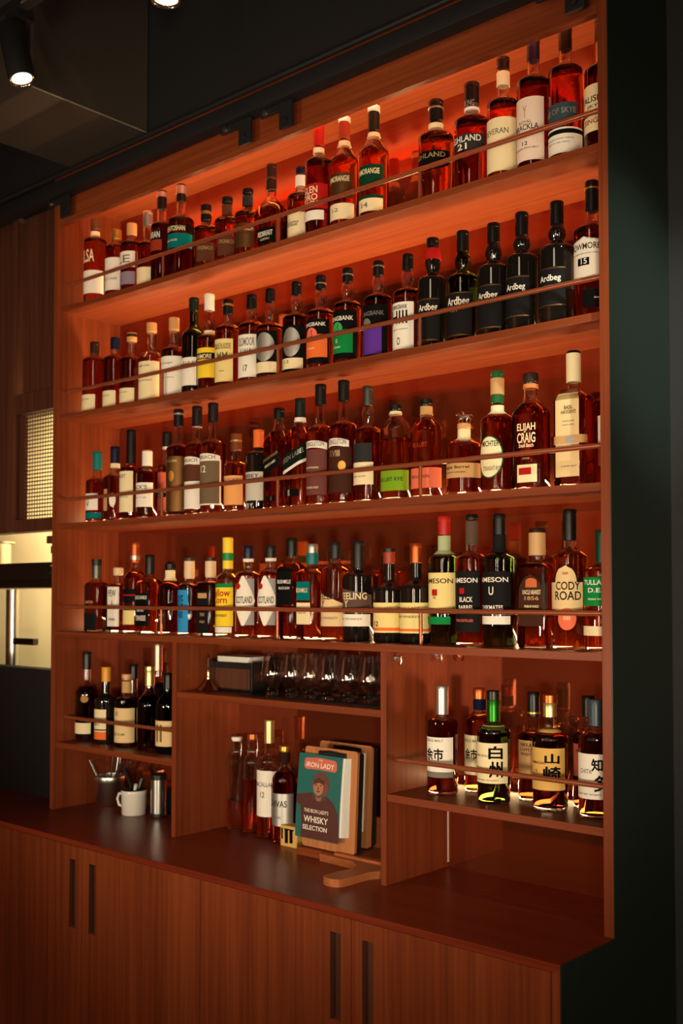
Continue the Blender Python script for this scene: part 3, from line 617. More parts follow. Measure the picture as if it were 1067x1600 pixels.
    ('C', -1.3068, 0.095, 1.8321, 0, 0.038, 0.3307, 0.2019, 0.2259, 0.2738, 0.014, 'std', None, 'amber', None, 0.2151, ('black', 'capsule'), [], [('L', 0.1555, 0.1779, -81.3, 81.3, 'white', 'arc'), ('T', 0.1611, 0.1723, 'BENRIACH', 'grey', {'w': 0.7}), ('L', 0.0267, 0.1592, -84.8, 84.8, 'white', 'rect'), ('L', 0.0304, 0.1555, -78.0, 78.0, 'sepia', 'rect'), ('T', 0.1219, 0.1424, '12', 'cream', {'w': 0.2})], 'amber bottle with sepia picture label edged in white, third shelf down'),
    ('C', -1.207, 0.095, 1.8321, 0, 0.035, 0.2297, 0.1334, 0.1544, 0.1816, 0.014, 'std', None, 'amber', None, 0.145, ('dkamber', 'stopper'), [(0.2055, 0.211, 'goldp')], [('L', 0.0214, 0.1055, -78.9, 78.9, 'peach', 'rect'), ('T', 0.089, 0.0981, 'LONG PORT', 'grey', {'w': 0.7})], 'short bottle with amber stopper and peach orange label, third shelf down'),
    ('C', -1.1143, 0.095, 1.8321, 0, 0.036, 0.2314, 0.1551, 0.1749, 0.1805, 0.014, 'squat', None, 'black', None, 0.166, ('orange', 'capsule'), [], [('L', 0.0286, 0.1092, -66.5, 66.5, 'greige', 'rect'), ('T', 0.0931, 0.1038, 'ABBEY', 'dkgrey', {'w': 0.7}), ('T', 0.0823, 0.0913, 'WHISKEY', 'grey', {'w': 0.7}), ('T', 0.0054, 0.0215, '10 Y', 'white', {'w': 0.3})], 'black bottle with bright orange capsule, third shelf down'),
    ('C', -1.0328, 0.095, 1.8321, 0, 0.037, 0.2838, 0.1838, 0.2436, 0.2534, 0.014, 'long', (0.93, 0.93, 7), 'red', None, 0.2167, ('black', 'capsule'), [], [('L', 0.0941, 0.1539, -47.9, 47.9, 'black', 'slant'), ('T', 0.1381, 0.1486, 'JOHNNIE WALKER', 'goldp', {'w': 0.8, 'sl': 1}), ('T', 0.1222, 0.1293, 'GOLD LABEL', 'cream', {'w': 0.6, 'sl': 1}), ('L', 0.022, 0.0378, -22.8, 27.0, 'black', 'rect'), ('T', 0.0238, 0.0361, '18', 'goldp', {'w': 0.1, 'a': 6.8})], 'square red bottle with slanted black label beside the silver edged one, third shelf down'),
    ('C', -0.9516, 0.095, 1.8321, 0, 0.038, 0.3007, 0.1867, 0.2458, 0.2498, 0.014, 'long', (0.95, 0.95, 7), 'amber', None, 0.2192, ('blackgreen', 'capsule'), [(0.2353, 0.2475, 'white')], [('L', 0.0896, 0.1639, -79.1, 79.1, 'white', 'slant'), ('L', 0.1, 0.1656, -79.1, 79.1, 'blackgreen', 'slant'), ('T', 0.1311, 0.1449, 'GREEN LABEL', 'silver', {'w': 0.75, 'sl': 1}), ('L', 0.031, 0.0499, -34.7, 38.3, 'black', 'rect'), ('T', 0.0327, 0.0482, '15', 'white', {'w': 0.1, 'a': -11.1})], 'square bottle with slanted dark label edged silver and numbered 15, third shelf down'),
    ('C', -0.8756, 0.095, 1.8321, 0, 0.038, 0.3295, 0.2001, 0.2241, 0.2725, 0.014, 'std', None, 'amber', None, 0.2133, ('black', 'capsule'), [], [('L', 0.1552, 0.1739, -69.4, 69.4, 'white', 'arc'), ('T', 0.1586, 0.1705, 'THE SINGLETON', 'grey', {'w': 0.8}), ('L', 0.0297, 0.1501, -66.6, 66.6, 'mauve', 'rect'), ('T', 0.0992, 0.1043, 'DUFFTOWN', 'cream', {'w': 0.5}), ('T', 0.0466, 0.0517, '15 YEARS OLD', 'cream', {'w': 0.5})], 'bottle with arched white strip over a mauve brown label, third shelf down'),
    ('C', -0.7931, 0.095, 1.8321, 0, 0.039, 0.3289, 0.2002, 0.2252, 0.273, 0.014, 'std', None, 'red', None, 0.214, ('black', 'capsule'), [], [('L', 0.1525, 0.1725, -61.6, 61.6, 'white', 'arc'), ('T', 0.1558, 0.1692, 'THE SINGLETON', 'grey', {'w': 0.8}), ('L', 0.0294, 0.1492, -72.5, 72.5, 'umber', 'rect'), ('T', 0.1242, 0.1409, 'XVIII', 'goldp', {'w': 0.35}), ('L', 0.0876, 0.1126, 18.7, 48.9, 'gold', 'oval')], 'bottle with arched white strip over a dark umber label with gold mark, third shelf down'),
    ('C', -0.7094, 0.095, 1.8321, 0, 0.037, 0.3028, 0.1817, 0.2033, 0.2513, 0.013, 'bulb', None, 'red', None, 0.1935, ('pewter', 'capsule'), [], [('L', 0.0928, 0.1516, -55.6, 55.6, 'dkgrey', 'rect'), ('L', 0.0455, 0.1026, -61.0, 61.0, 'cream', 'rect'), ('T', 0.0634, 0.0699, 'glen scotia', 'grey', {'w': 0.5})], 'bottle with pewter grey capsule and half black half cream label, third shelf down'),
    ('C', -0.6186, 0.095, 1.8321, 0, 0.038, 0.2439, 0.1807, 0.2263, 0.2309, 0.014, 'slope', (1.05, 0.7, 2.6), 'orange', None, 0.1563, ('black', 'stopper'), [(0.2188, 0.2269, 'cream')], [('L', 0.0248, 0.0758, -92.3, 92.3, 'lime', 'rect'), ('T', 0.0487, 0.0583, 'BULLEIT RYE', 'dkgreen', {'w': 0.75})], 'flask shaped bottle with lime green label, third shelf down'),
    ('C', -0.5217, 0.095, 1.8321, 0, 0.038, 0.2468, 0.1676, 0.2132, 0.2325, 0.014, 'slope', (1.05, 0.7, 2.6), 'orange', None, 0.1927, ('black', 'stopper'), [(0.2064, 0.2284, 'tan')], [('T', 0.1259, 0.1368, 'BULLEIT', 'rust', {'w': 0.7}), ('L', 0.0248, 0.0745, -101.7, 101.7, 'salmon', 'rect'), ('T', 0.0496, 0.0574, 'BOURBON', 'dkgrey', {'w': 0.5})], 'flask shaped bottle with salmon orange label, third shelf down'),
    ('C', -0.4091, 0.095, 1.8321, 0, 0.042, 0.1746, 0.1146, 0.1398, 0.1623, 0.014, 'squat', None, 'red', None, 0.1285, ('cork', 'stopper'), [(0.1326, 0.1601, 'cream')], [('L', 0.041, 0.0757, -113.4, 113.4, 'tan', 'rect'), ('T', 0.0606, 0.0697, 'Single Barrel', 'dkbrown', {'w': 0.6}), ('T', 0.0516, 0.0561, 'bourbon whiskey', 'dkbrown', {'w': 0.7})], 'squat round decanter bottle with a small metal horse on its stopper, third shelf down'),
    ('C', -0.3143, 0.095, 1.8321, 0, 0.04, 0.2877, 0.1675, 0.1935, 0.2111, 0.014, 'std', None, 'red', None, 0.1818, ('bottlegreen', 'capsule'), [(0.231, 0.2699, 'tan'), (0.1802, 0.2056, 'cream')], [('L', 0.0329, 0.1316, -45.2, 52.8, 'bottlegreen', 'oval'), ('L', 0.0358, 0.1287, -41.7, 48.4, 'cream', 'oval'), ('T', 0.1065, 0.1198, "MICHTER'S", 'black', {'w': 0.8, 'a': 11.5}), ('T', 0.0505, 0.0608, 'STRAIGHT RYE', 'grey', {'w': 0.7, 'a': 11.5})], 'bottle with green capsule and large oval cream label, third shelf down'),
    ('C', -0.2244, 0.095, 1.8321, 0, 0.04, 0.2694, 0.1725, 0.2181, 0.2473, 0.016, 'slope', (1.05, 0.8, 3), 'red', None, 0.1976, ('dkbrown', 'stopper'), [(0.234, 0.2442, 'glassy')], [('T', 0.1299, 0.1515, 'ELIJAH', 'cream', {'w': 0.62, 'a': 11.4}), ('T', 0.1069, 0.1299, 'CRAIG', 'cream', {'w': 0.62, 'a': 11.4}), ('T', 0.0968, 0.1055, 'Small Batch', 'cream', {'w': 0.5, 'a': 11.4}), ('L', 0.0178, 0.058, -28.1, 49.7, 'cream', 'rect'), ('L', 0.035, 0.0508, -21.0, 31.6, 'red', 'rect'), ('T', 0.0695, 0.0738, 'KENTUCKY STRAIGHT BOURBON', 'goldp', {'w': 0.55, 'a': 11.4})], 'big decanter bottle with white name on bare glass and dark stopper, third shelf down'),
    ('C', -0.1144, 0.095, 1.8321, 0, 0.039, 0.3041, 0.1945, 0.2195, 0.2357, 0.014, 'std', (0.98, 0.8, 5), 'red', None, 0.2082, ('black', 'capsule'), [(0.2344, 0.2982, 'cream')], [('L', 0.0227, 0.2071, -44.3, 44.3, 'parch', 'rect'), ('T', 0.1707, 0.1791, 'BASIL', 'dkbrown', {'w': 0.35, 'a': 7.8}), ('T', 0.1609, 0.1693, "HAYDEN'S", 'dkbrown', {'w': 0.6, 'a': 7.8}), ('T', 0.1428, 0.147, 'kentucky straight', 'grey', {'w': 0.5, 'a': 7.8}), ('T', 0.1344, 0.1386, 'bourbon whiskey', 'grey', {'w': 0.5, 'a': 7.8}), ('L', 0.0953, 0.1134, -73.8, 73.8, 'tan', 'rect'), ('L', 0.0953, 0.112, -6.7, 33.6, 'silver', 'oval'), ('T', 0.0436, 0.0478, 'artfully aged', 'grey', {'w': 0.5, 'a': 7.8})], 'bottle wearing a long parchment bib label with belt, third shelf down'),
    ('C', -0.0429, 0.13, 1.8321, 0, 0.038, 0.2837, 0.1821, 0.2061, 0.2273, 0.014, 'std', None, 'red', None, 0.1953, ('rust', 'capsule'), [], [('L', 0.0883, 0.1534, -19.0, 19.0, 'white', 'rect'), ('T', 0.1229, 0.1354, 'WILD', 'dkgrey', {'w': 0.4}), ('T', 0.1104, 0.1215, 'TURKEY', 'dkgrey', {'w': 0.5}), ('T', 0.0897, 0.1077, '101', 'red', {'w': 0.4}), ('L', 0.044, 0.0855, -19.0, 19.0, 'brick', 'rect')], 'bottle with white label over brick red, cut by the end panel, third shelf down'),
    ('D', -1.8769, 0.095, 1.4775, 0, 0.037, 0.2371, 0.1487, 0.1699, 0.1739, 0.014, 'std', (1.05, 0.8, 4), 'dark', None, 0.1604, ('pewter', 'capsule'), [(0.2156, 0.2366, 'blackgreen')], [('T', 0.0922, 0.1006, 'LIMITED', 'tan', {'w': 0.6}), ('L', 0.005, 0.0611, -54.4, 54.4, 'coal', 'rect')], 'dark bottle with bare glass shoulder at the left end, fourth shelf down'),
    ('D', -1.7595, 0.095, 1.4775, 0, 0.033, 0.2077, 0.1439, 0.161, 0.1851, 0.014, 'squat', (0.95, 0.95, 7), 'dark', None, 0.1533, ('paletan', 'stopper'), [], [('L', 0.0196, 0.1457, -25.2, 57.1, 'white', 'rect'), ('T', 0.1152, 0.1355, 'FEW', 'dkgrey', {'w': 0.7}), ('T', 0.0867, 0.103, 'A', 'grey', {'w': 0.2}), ('T', 0.0379, 0.046, 'RYE WHISKEY', 'dkgrey', {'w': 0.6})], 'square bottle with narrow white label and pale wooden stopper, fourth shelf down'),
    ('D', -1.6739, 0.095, 1.4775, 0, 0.036, 0.2873, 0.1678, 0.2096, 0.2224, 0.014, 'slope', None, 'red', None, 0.1908, ('copper', 'capsule'), [(0.2301, 0.2442, 'silver')], [('L', 0.0952, 0.1392, -58.9, 58.9, 'black', 'rect'), ('L', 0.1172, 0.1212, -58.9, 58.9, 'red', 'rect'), ('L', 0.0273, 0.0713, -49.2, 49.2, 'buttery', 'rect')], 'bottle with tall copper capsule and silver band, fourth shelf down'),
    ('D', -1.5997, 0.095, 1.4775, 0, 0.037, 0.2449, 0.1511, 0.181, 0.185, 0.014, 'slope', (0.95, 0.95, 6), 'amber', None, 0.1676, ('black', 'capsule'), [], [('L', 0.0247, 0.1251, -48.4, 48.4, 'black', 'rect'), ('T', 0.1035, 0.1173, 'JACK DANIELS', 'white', {'w': 0.8}), ('T', 0.068, 0.0798, 'Old No.7', 'white', {'w': 0.5}), ('T', 0.0405, 0.0562, 'TENNESSEE', 'white', {'w': 0.7})], 'square bourbon style bottle with black label and white print, fourth shelf down'),
    ('D', -1.5001, 0.095, 1.4775, 0, 0.036, 0.215, 0.1348, 0.1766, 0.1974, 0.014, 'slope', None, 'dark', None, 0.1578, ('black', 'stopper'), [(0.164, 0.1951, 'cream')], [('L', 0.015, 0.069, -28.3, 28.3, 'umber', 'rect'), ('T', 0.0555, 0.0613, 'TENNESSEE', 'cream', {'w': 0.6}), ('T', 0.0439, 0.0497, 'WHISKEY', 'cream', {'w': 0.5})], 'dark amber bottle with black topped cork and cream neck, fourth shelf down'),
    ('D', -1.4106, 0.095, 1.4775, 0, 0.034, 0.2305, 0.1422, 0.1602, 0.171, 0.014, 'squat', None, 'dark', None, 0.1521, ('paletan', 'stopper'), [(0.2205, 0.2301, 'dkgrey')], [('L', 0.0093, 0.1344, -43.1, 43.1, 'blue', 'rect'), ('T', 0.0888, 0.1192, 'RYE', 'navy', {'w': 0.4}), ('T', 0.0509, 0.0718, 'NIX', 'navy', {'w': 0.4})], 'bottle with vivid blue label and pale stopper, fourth shelf down'),
    ('D', -1.3157, 0.095, 1.4775, 0, 0.034, 0.2302, 0.1474, 0.1654, 0.1737, 0.014, 'squat', (0.95, 0.95, 7), 'dark', None, 0.1573, ('paletan', 'stopper'), [(0.2185, 0.2297, 'dkbrown')], [('L', 0.0077, 0.1303, -38.5, 38.5, 'coal', 'rect'), ('L', 0.1099, 0.1248, -30.0, 31.6, 'tan', 'rect'), ('T', 0.0578, 0.0671, 'TEXAS', 'tan', {'w': 0.5}), ('T', 0.0374, 0.0448, 'WHISKY', 'tan', {'w': 0.6})], 'square dark bottle with black brown label and pale stopper, fourth shelf down'),
    ('D', -1.2409, 0.095, 1.4775, 0, 0.035, 0.286, 0.1655, 0.1911, 0.1951, 0.014, 'slope', None, 'yellow', None, 0.1796, ('yellow', 'capsule'), [(0.2188, 0.2409, 'green')], [('L', 0.0296, 0.1521, -72.7, 72.7, 'yellow', 'rect'), ('L', 0.1411, 0.1521, -72.7, 72.7, 'green', 'rect'), ('T', 0.1155, 0.1356, 'Mellow', 'red', {'w': 0.8}), ('T', 0.0954, 0.1155, 'Corn', 'red', {'w': 0.6}), ('T', 0.057, 0.0643, 'CORN WHISKEY', 'dkgrey', {'w': 0.6}), ('L', 0.0113, 0.0278, -66.1, 66.1, 'white', 'rect')], 'bright yellow labelled bottle with yellow and green capsule, fourth shelf down'),
    ('D', -1.1549, 0.095, 1.4775, 0, 0.037, 0.2592, 0.1719, 0.1949, 0.2228, 0.014, 'std', None, 'amber', None, 0.1845, ('navy', 'capsule'), [(0.2133, 0.2223, 'white')], [('L', 0.0349, 0.1658, 10.4, 72.8, 'ash', 'rect'), ('L', 0.0331, 0.173, -32.0, 76.0, 'white', 'diamond'), ('T', 0.0958, 0.1156, 'SCOTLAND', 'dkgrey', {'w': 0.75}), ('L', 0.1353, 0.1533, -22.4, 10.4, 'red', 'oval')], 'bottle with pale diamond label and navy capsule, fourth shelf down'),
    ('D', -1.0645, 0.095, 1.4775, 0, 0.037, 0.2583, 0.1726, 0.1956, 0.2226, 0.014, 'std', None, 'amber', None, 0.1853, ('coal', 'capsule'), [(0.2132, 0.2221, 'white')], [('L', 0.0365, 0.1649, 10.0, 65.1, 'ash', 'rect'), ('L', 0.0348, 0.1719, -33.2, 71.0, 'white', 'diamond'), ('T', 0.0963, 0.1156, 'SCOTLAND', 'dkgrey', {'w': 0.75}), ('L', 0.135, 0.1526, -20.9, 10.0, 'red', 'oval')], 'bottle with pale diamond label and charcoal capsule, fourth shelf down'),
    ('D', -0.9825, 0.095, 1.4775, 0, 0.037, 0.275, 0.1821, 0.2219, 0.2259, 0.014, 'slope', (0.95, 0.95, 7), 'red', None, 0.204, ('black', 'capsule'), [], [('L', 0.0932, 0.1917, -34.3, 44.2, 'black', 'rect'), ('T', 0.1502, 0.1606, 'BUSHMILLS', 'white', {'w': 0.85, 'a': 7.6}), ('T', 0.1347, 0.1416, 'BLACK BUSH', 'white', {'w': 0.7, 'a': 7.6})], 'square bottle with plain black label beside the teal labelled bottle, fourth shelf down'),
    ('D', -0.9057, 0.095, 1.4775, 0, 0.037, 0.2568, 0.1759, 0.1977, 0.2017, 0.014, 'slope', (0.95, 0.95, 7), 'orange', None, 0.1879, ('silver', 'capsule'), [(0.2013, 0.2321, 'teal')], [('L', 0.1055, 0.1548, -35.4, 31.9, 'teal', 'rect'), ('T', 0.1259, 0.1378, 'BUSHMILLS', 'cream', {'w': 0.85, 'a': -8.4}), ('L', 0.0411, 0.0988, -35.4, 34.7, 'cream', 'rect'), ('T', 0.0683, 0.075, 'single malt', 'grey', {'w': 0.6, 'a': -8.4})], 'square bottle with teal label over cream, fourth shelf down'),
    ('D', -0.8224, 0.095, 1.4775, 0, 0.038, 0.2592, 0.1798, 0.2038, 0.2153, 0.014, 'std', None, 'orange', None, 0.193, ('coal', 'capsule'), [], [('L', 0.0377, 0.1357, -74.1, 74.1, 'parch', 'diag'), ('T', 0.1075, 0.1258, 'TEELING', 'dkbrown', {'w': 0.7, 'a': 12.7}), ('T', 0.0875, 0.1058, 'Y', 'dkbrown', {'w': 0.14, 'a': -15.6}), ('T', 0.0759, 0.0859, 'WHISKEY', 'dkbrown', {'w': 0.5, 'a': 3.5}), ('T', 0.056, 0.0626, 'IRISH WHISKEY', 'grey', {'w': 0.7})], 'orange bottle with slant topped parchment label, fourth shelf down'),
    ('D', -0.7423, 0.095, 1.4775, 0, 0.04, 0.2599, 0.1654, 0.1846, 0.1886, 0.014, 'std', None, 'black', None, 0.176, ('coal', 'capsule'), [], [('L', 0.0832, 0.1435, -96.5, 96.5, 'taupe', 'diag'), ('T', 0.1077, 0.1256, 'TEELING', 'cream', {'w': 0.7, 'a': 13.6}), ('T', 0.0881, 0.106, 'Y', 'cream', {'w': 0.14, 'a': -11.1}), ('L', 0.0393, 0.0702, -88.8, 88.8, 'white', 'rect'), ('T', 0.0556, 0.0604, 'IRISH WHISKEY', 'grey', {'w': 0.7})], 'black bottle with slant topped taupe label over white, fourth shelf down'),
    ('D', -0.64, 0.095, 1.4775, 0, 0.04, 0.237, 0.1271, 0.1531, 0.1982, 0.014, 'std', None, 'black', None, 0.1414, ('rust', 'capsule'), [(0.2268, 0.2364, 'coal')], [('L', 0.0254, 0.1, -79.3, 79.3, 'buttery', 'rect'), ('L', 0.0301, 0.0381, -79.3, 79.3, 'orange', 'rect'), ('T', 0.0412, 0.0539, '12', 'dkgrey', {'w': 0.14, 'a': -14.8}), ('T', 0.0825, 0.0905, 'REDBREAST', 'tan', {'w': 0.6})], 'black bottle with butter cream label numbered 12, fourth shelf down'),
    ('D', -0.5545, 0.095, 1.4775, 0, 0.041, 0.2472, 0.1317, 0.1587, 0.1981, 0.014, 'std', None, 'black', None, 0.1466, ('copper', 'capsule'), [], [('L', 0.0258, 0.1004, -91.7, 91.7, 'buttery', 'rect'), ('L', 0.0305, 0.0367, -91.7, 91.7, 'orange', 'rect'), ('T', 0.0833, 0.0911, 'REDBREAST', 'tan', {'w': 0.6}), ('T', 0.0631, 0.0693, 'IRISH WHISKEY', 'grey', {'w': 0.6})], 'black bottle with copper red capsule and butter cream label, fourth shelf down'),
    ('D', -0.4685, 0.095, 1.4775, 0, 0.038, 0.3097, 0.2026, 0.2266, 0.2646, 0.014, 'std', None, 'dkgreen', None, 0.2158, ('red', 'capsule'), [(0.2099, 0.2623, 'ltgreen')], [('L', 0.0871, 0.1724, -79.9, 79.9, 'buttery', 'rect'), ('T', 0.1434, 0.1587, 'JAMESON', 'dkbrown', {'w': 0.85}), ('L', 0.1175, 0.1328, -14.5, 9.5, 'red', 'rect'), ('T', 0.1099, 0.116, 'c', 'dkbrown', {'w': 0.1, 'a': -1.5}), ('L', 0.049, 0.0673, -57.6, 57.6, 'green', 'rect')], 'dark green bottle with red cap, pale seal and cream label, fourth shelf down'),
    ('D', -0.388, 0.095, 1.4775, 0, 0.038, 0.3103, 0.2009, 0.2249, 0.2966, 0.014, 'std', None, 'red', None, 0.2141, ('black', 'capsule'), [(0.2397, 0.2941, 'smoke')], [('L', 0.0326, 0.1743, -63.3, 63.3, 'coal', 'rect'), ('T', 0.1444, 0.1593, 'JAMESON', 'white', {'w': 0.85}), ('L', 0.122, 0.1354, -14.6, 6.1, 'red', 'rect'), ('T', 0.1026, 0.1146, 'BLACK', 'white', {'w': 0.4, 'a': 11.2}), ('T', 0.0847, 0.0952, 'BARREL', 'white', {'w': 0.45, 'a': 11.2}), ('T', 0.0564, 0.0624, 'TRIPLE DISTILLED', 'coral', {'w': 0.6})], 'bottle with charcoal label, red mark and clear neck, fourth shelf down'),
    ('D', -0.3108, 0.095, 1.4775, 0, 0.039, 0.3079, 0.1992, 0.2242, 0.2588, 0.014, 'std', None, 'dkgreen', None, 0.213, ('black', 'capsule'), [(0.2106, 0.258, 'coal')], [('L', 0.0854, 0.1731, -73.6, 73.6, 'coal', 'rect'), ('T', 0.1453, 0.1599, 'JAMESON', 'white', {'w': 0.85}), ('T', 0.119, 0.138, 'U', 'white', {'w': 0.12, 'a': 3.6}), ('T', 0.0854, 0.0956, 'CASKMATES', 'white', {'w': 0.6}), ('L', 0.2185, 0.2581, 20.0, 31.1, 'ltgreen', 'oval'), ('L', 0.0519, 0.0708, -70.8, 70.8, 'white', 'rect')], 'green glass bottle with charcoal label over a white strip, fourth shelf down'),
    ('D', -0.2099, 0.095, 1.4775, 0, 0.04, 0.2695, 0.1768, 0.1975, 0.2072, 0.017, 'squat', (0.95, 0.75, 7), 'red', None, 0.1882, ('dkbrown', 'capsule'), [(0.208, 0.2598, 'tan')], [('L', 0.0494, 0.1659, -46.7, 46.7, 'umber', 'arch'), ('T', 0.1204, 0.1304, 'UNCLE NEAREST', 'cream', {'w': 0.75, 'a': 6.6}), ('T', 0.1076, 0.1162, '1856', 'tan', {'w': 0.6, 'a': 6.6}), ('T', 0.0906, 0.0963, 'PREMIUM WHISKEY', 'cream', {'w': 0.6, 'a': 6.6}), ('L', 0.1361, 0.1574, -21.7, 29.1, 'copperp', 'arch')], 'rectangular bottle with arched brown label and tan sealed neck, fourth shelf down'),
    ('D', -0.1267, 0.095, 1.4775, 0, 0.039, 0.3086, 0.1995, 0.2245, 0.2392, 0.014, 'std', None, 'amber', None, 0.2133, ('black', 'capsule'), [], [('L', 0.0857, 0.1829, -23.2, 50.8, 'parch', 'arch'), ('L', 0.0871, 0.1468, -73.1, 73.1, 'parch', 'rect'), ('T', 0.1301, 0.1482, 'CODY', 'black', {'w': 0.55, 'a': 21.3}), ('T', 0.1079, 0.1273, 'ROAD', 'black', {'w': 0.6, 'a': 21.3}), ('L', 0.0427, 0.0912, -11.1, 48.6, 'salmon', 'oval'), ('T', 0.1635, 0.169, 'BOURBON', 'rust', {'w': 0.3, 'a': 14.9}), ('T', 0.0649, 0.0732, 'BOURBON', 'cream', {'w': 0.35, 'a': 19.2})], 'bottle with arched parchment label in heavy black letters and round red seal'),
    ('D', -0.0476, 0.095, 1.4775, 0, 0.04, 0.26, 0.1687, 0.1841, 0.1881, 0.014, 'std', None, 'amber', None, 0.1771, ('dkgreen', 'capsule'), [], [('L', 0.0959, 0.157, -96.7, 96.7, 'green', 'rect'), ('T', 0.1407, 0.1516, 'TULLAMORE', 'white', {'w': 0.75, 'a': 22.0}), ('T', 0.1244, 0.1339, 'D.E.W.', 'white', {'w': 0.5, 'a': 22.0}), ('T', 0.1081, 0.1122, 'IRISH WHISKEY', 'cream', {'w': 0.5, 'a': 22.0}), ('L', 0.0322, 0.0525, -96.7, 96.7, 'cream', 'rect')], 'bottle with green label cut by the end panel, fourth shelf down'),
    ('E', -1.926, 0.095, 1.1186, 0, 0.037, 0.2898, 0.1526, 0.1963, 0.2327, 0.014, 'slope', None, 'dark', None, 0.1766, ('coal', 'capsule'), [], [('L', 0.1266, 0.1496, 19.9, 61.4, 'bronze', 'oval'), ('L', 0.0245, 0.0599, -75.0, 75.0, 'cream', 'rect')], 'dark bottle with short cream band at the far left of the low left bay'),
    ('E', -1.8272, 0.1, 1.1186, 0, 0.037, 0.2453, 0.1354, 0.1584, 0.1976, 0.014, 'std', None, 'black', None, 0.1481, ('amberp', 'capsule'), [], [('L', 0.014, 0.1102, -53.9, 53.9, 'cream', 'rect'), ('L', 0.014, 0.0386, -53.9, 53.9, 'orange', 'rect'), ('L', 0.0427, 0.0468, -53.9, 53.9, 'black', 'rect'), ('T', 0.059, 0.0713, 'FORTY', 'dkgrey', {'w': 0.4})], 'black bottle with amber orange capsule, low left bay'),
    ('E', -1.7191, 0.1, 1.1186, 0, 0.038, 0.2277, 0.1404, 0.162, 0.2135, 0.014, 'squat', None, 'dark', None, 0.1523, ('cork', 'stopper'), [(0.168, 0.2044, 'tan')], [('L', 0.0137, 0.122, -93.0, 93.0, 'parch', 'rect'), ('T', 0.0979, 0.1119, 'O', 'umber', {'w': 0.1}), ('T', 0.0358, 0.0438, 'DARK RUM', 'olive', {'w': 0.5})], 'round bottle with pink parchment label and tan neck paper, low left bay'),
    ('E', -1.8001, 0.19, 1.1186, 0, 0.036, 0.2504, 0.1012, 0.143, 0.2021, 0.014, 'slope', None, 'dark', None, 0.1242, ('black', 'capsule'), [], [], 'dark bottle with black cap standing behind the parchment labelled one, low left bay'),
    ('E', -1.6028, 0.1, 1.1186, 0, 0.04, 0.2571, 0.14, 0.1894, 0.2432, 0.014, 'slope', None, 'dark', None, 0.1672, ('goldp', 'stopper'), [(0.1967, 0.2442, 'goldp')], [], 'unlabelled dark decanter bottle with gold stopper, low left bay'),
    ('E', -1.6808, 0.195, 1.1186, 0, 0.037, 0.3233, 0.1709, 0.2146, 0.2347, 0.014, 'slope', None, 'dark', None, 0.1949, ('rosesilver', 'capsule'), [], [('L', 0.1619, 0.1965, 44.8, 89.2, 'black', 'shield')], 'tall bottle with rose silver capsule behind the dark decanter, low left bay'),
    ('E', -1.5004, 0.09, 1.1186, 0, 0.038, 0.2407, 0.1437, 0.1882, 0.1922, 0.014, 'slope', None, 'green', None, 0.1682, ('black', 'capsule'), [], [('L', 0.0231, 0.0996, -129.2, 129.2, 'parch', 'rect'), ('T', 0.0365, 0.0881, 'II', 'olive', {'w': 0.2, 'a': 4.7})], 'green black bottle with cream label half hidden by the upright divider, low left bay'),
    ('F', -1.3135, 0.2, 0.9, 0, 0.029, 0.2729, 0.2023, 0.2308, 0.2633, 0.014, 'slope', None, 'orange', None, 0.0861, ('white', 'stopper'), [], [], 'clear swing top bottle nearly empty on the worktop, leftmost of its row'),
    ('F', -1.2444, 0.2, 0.9, 0, 0.029, 0.2883, 0.2055, 0.234, 0.2713, 0.014, 'slope', None, 'orange', None, 0.1529, ('copper', 'stopper'), [], [], 'clear bottle of red liquid with copper stopper on the worktop'),
    ('F', -1.1644, 0.19, 0.9, 0, 0.036, 0.3367, 0.2148, 0.2368, 0.2683, 0.014, 'std', None, 'amber', None, 0.1871, ('goldp', 'capsule'), [], [('L', 0.0619, 0.193, -54.3, 54.3, 'white', 'rect'), ('L', 0.1547, 0.1911, -107.0, 107.0, 'white', 'rect'), ('T', 0.1474, 0.1602, 'MACALLAN', 'grey', {'w': 0.6, 'a': 14.2}), ('T', 0.1165, 0.1329, '12', 'grey', {'w': 0.14, 'a': 10.7})], 'whisky bottle with pale gold capsule and white label numbered 12 on the worktop'),
    ('F', -1.0821, 0.17, 0.9, 0, 0.036, 0.2706, 0.175, 0.2168, 0.2543, 0.014, 'slope', None, 'amber', None, 0.198, ('gold', 'stopper'), [(0.224, 0.2527, 'dkbrown')], [('L', 0.0495, 0.1402, -85.7, 85.7, 'silver', 'rect'), ('T', 0.1028, 0.1206, 'CHIVAS', 'dkgrey', {'w': 0.6, 'a': 3.4}), ('T', 0.0708, 0.0779, 'REGAL', 'grey', {'w': 0.3, 'a': 3.4})], 'round bottle with silver label and gold cap beside the menu clipboards'),
    ('G', -0.4815, 0.103, 1.1186, 0, 0.037, 0.2593, 0.1713, 0.1858, 0.1898, 0.014, 'std', None, 'dark', None, 0.1792, ('silver', 'capsule'), [], [('L', 0.0555, 0.1375, -78.5, 78.5, 'white', 'rect'), ('T', 0.1269, 0.133, 'SINGLE MALT', 'grey', {'w': 0.5}), ('T', 0.0829, 0.1117, '余市', 'black', {'w': 0.5, 'a': 0.2}), ('L', 0.0419, 0.0555, -78.5, 78.5, 'grey', 'rect')], 'dark bottle with silver capsule and white brush lettered label, lower right bay'),
    ('G', -0.4329, 0.19, 1.1186, 0, 0.037, 0.2503, 0.1705, 0.1935, 0.2237, 0.014, 'std', None, 'amber', None, 0.1832, ('copper', 'capsule'), [(0.197, 0.2219, 'navy')], [('L', 0.0425, 0.1378, -62.2, 62.2, 'cream', 'rect'), ('T', 0.1209, 0.1286, 'SINGLE MALT', 'grey', {'w': 0.6}), ('T', 0.0794, 0.1055, '余市', 'black', {'w': 0.45, 'a': -2.3})], 'amber bottle with copper cap and navy neck band, half behind the green necked bottle'),
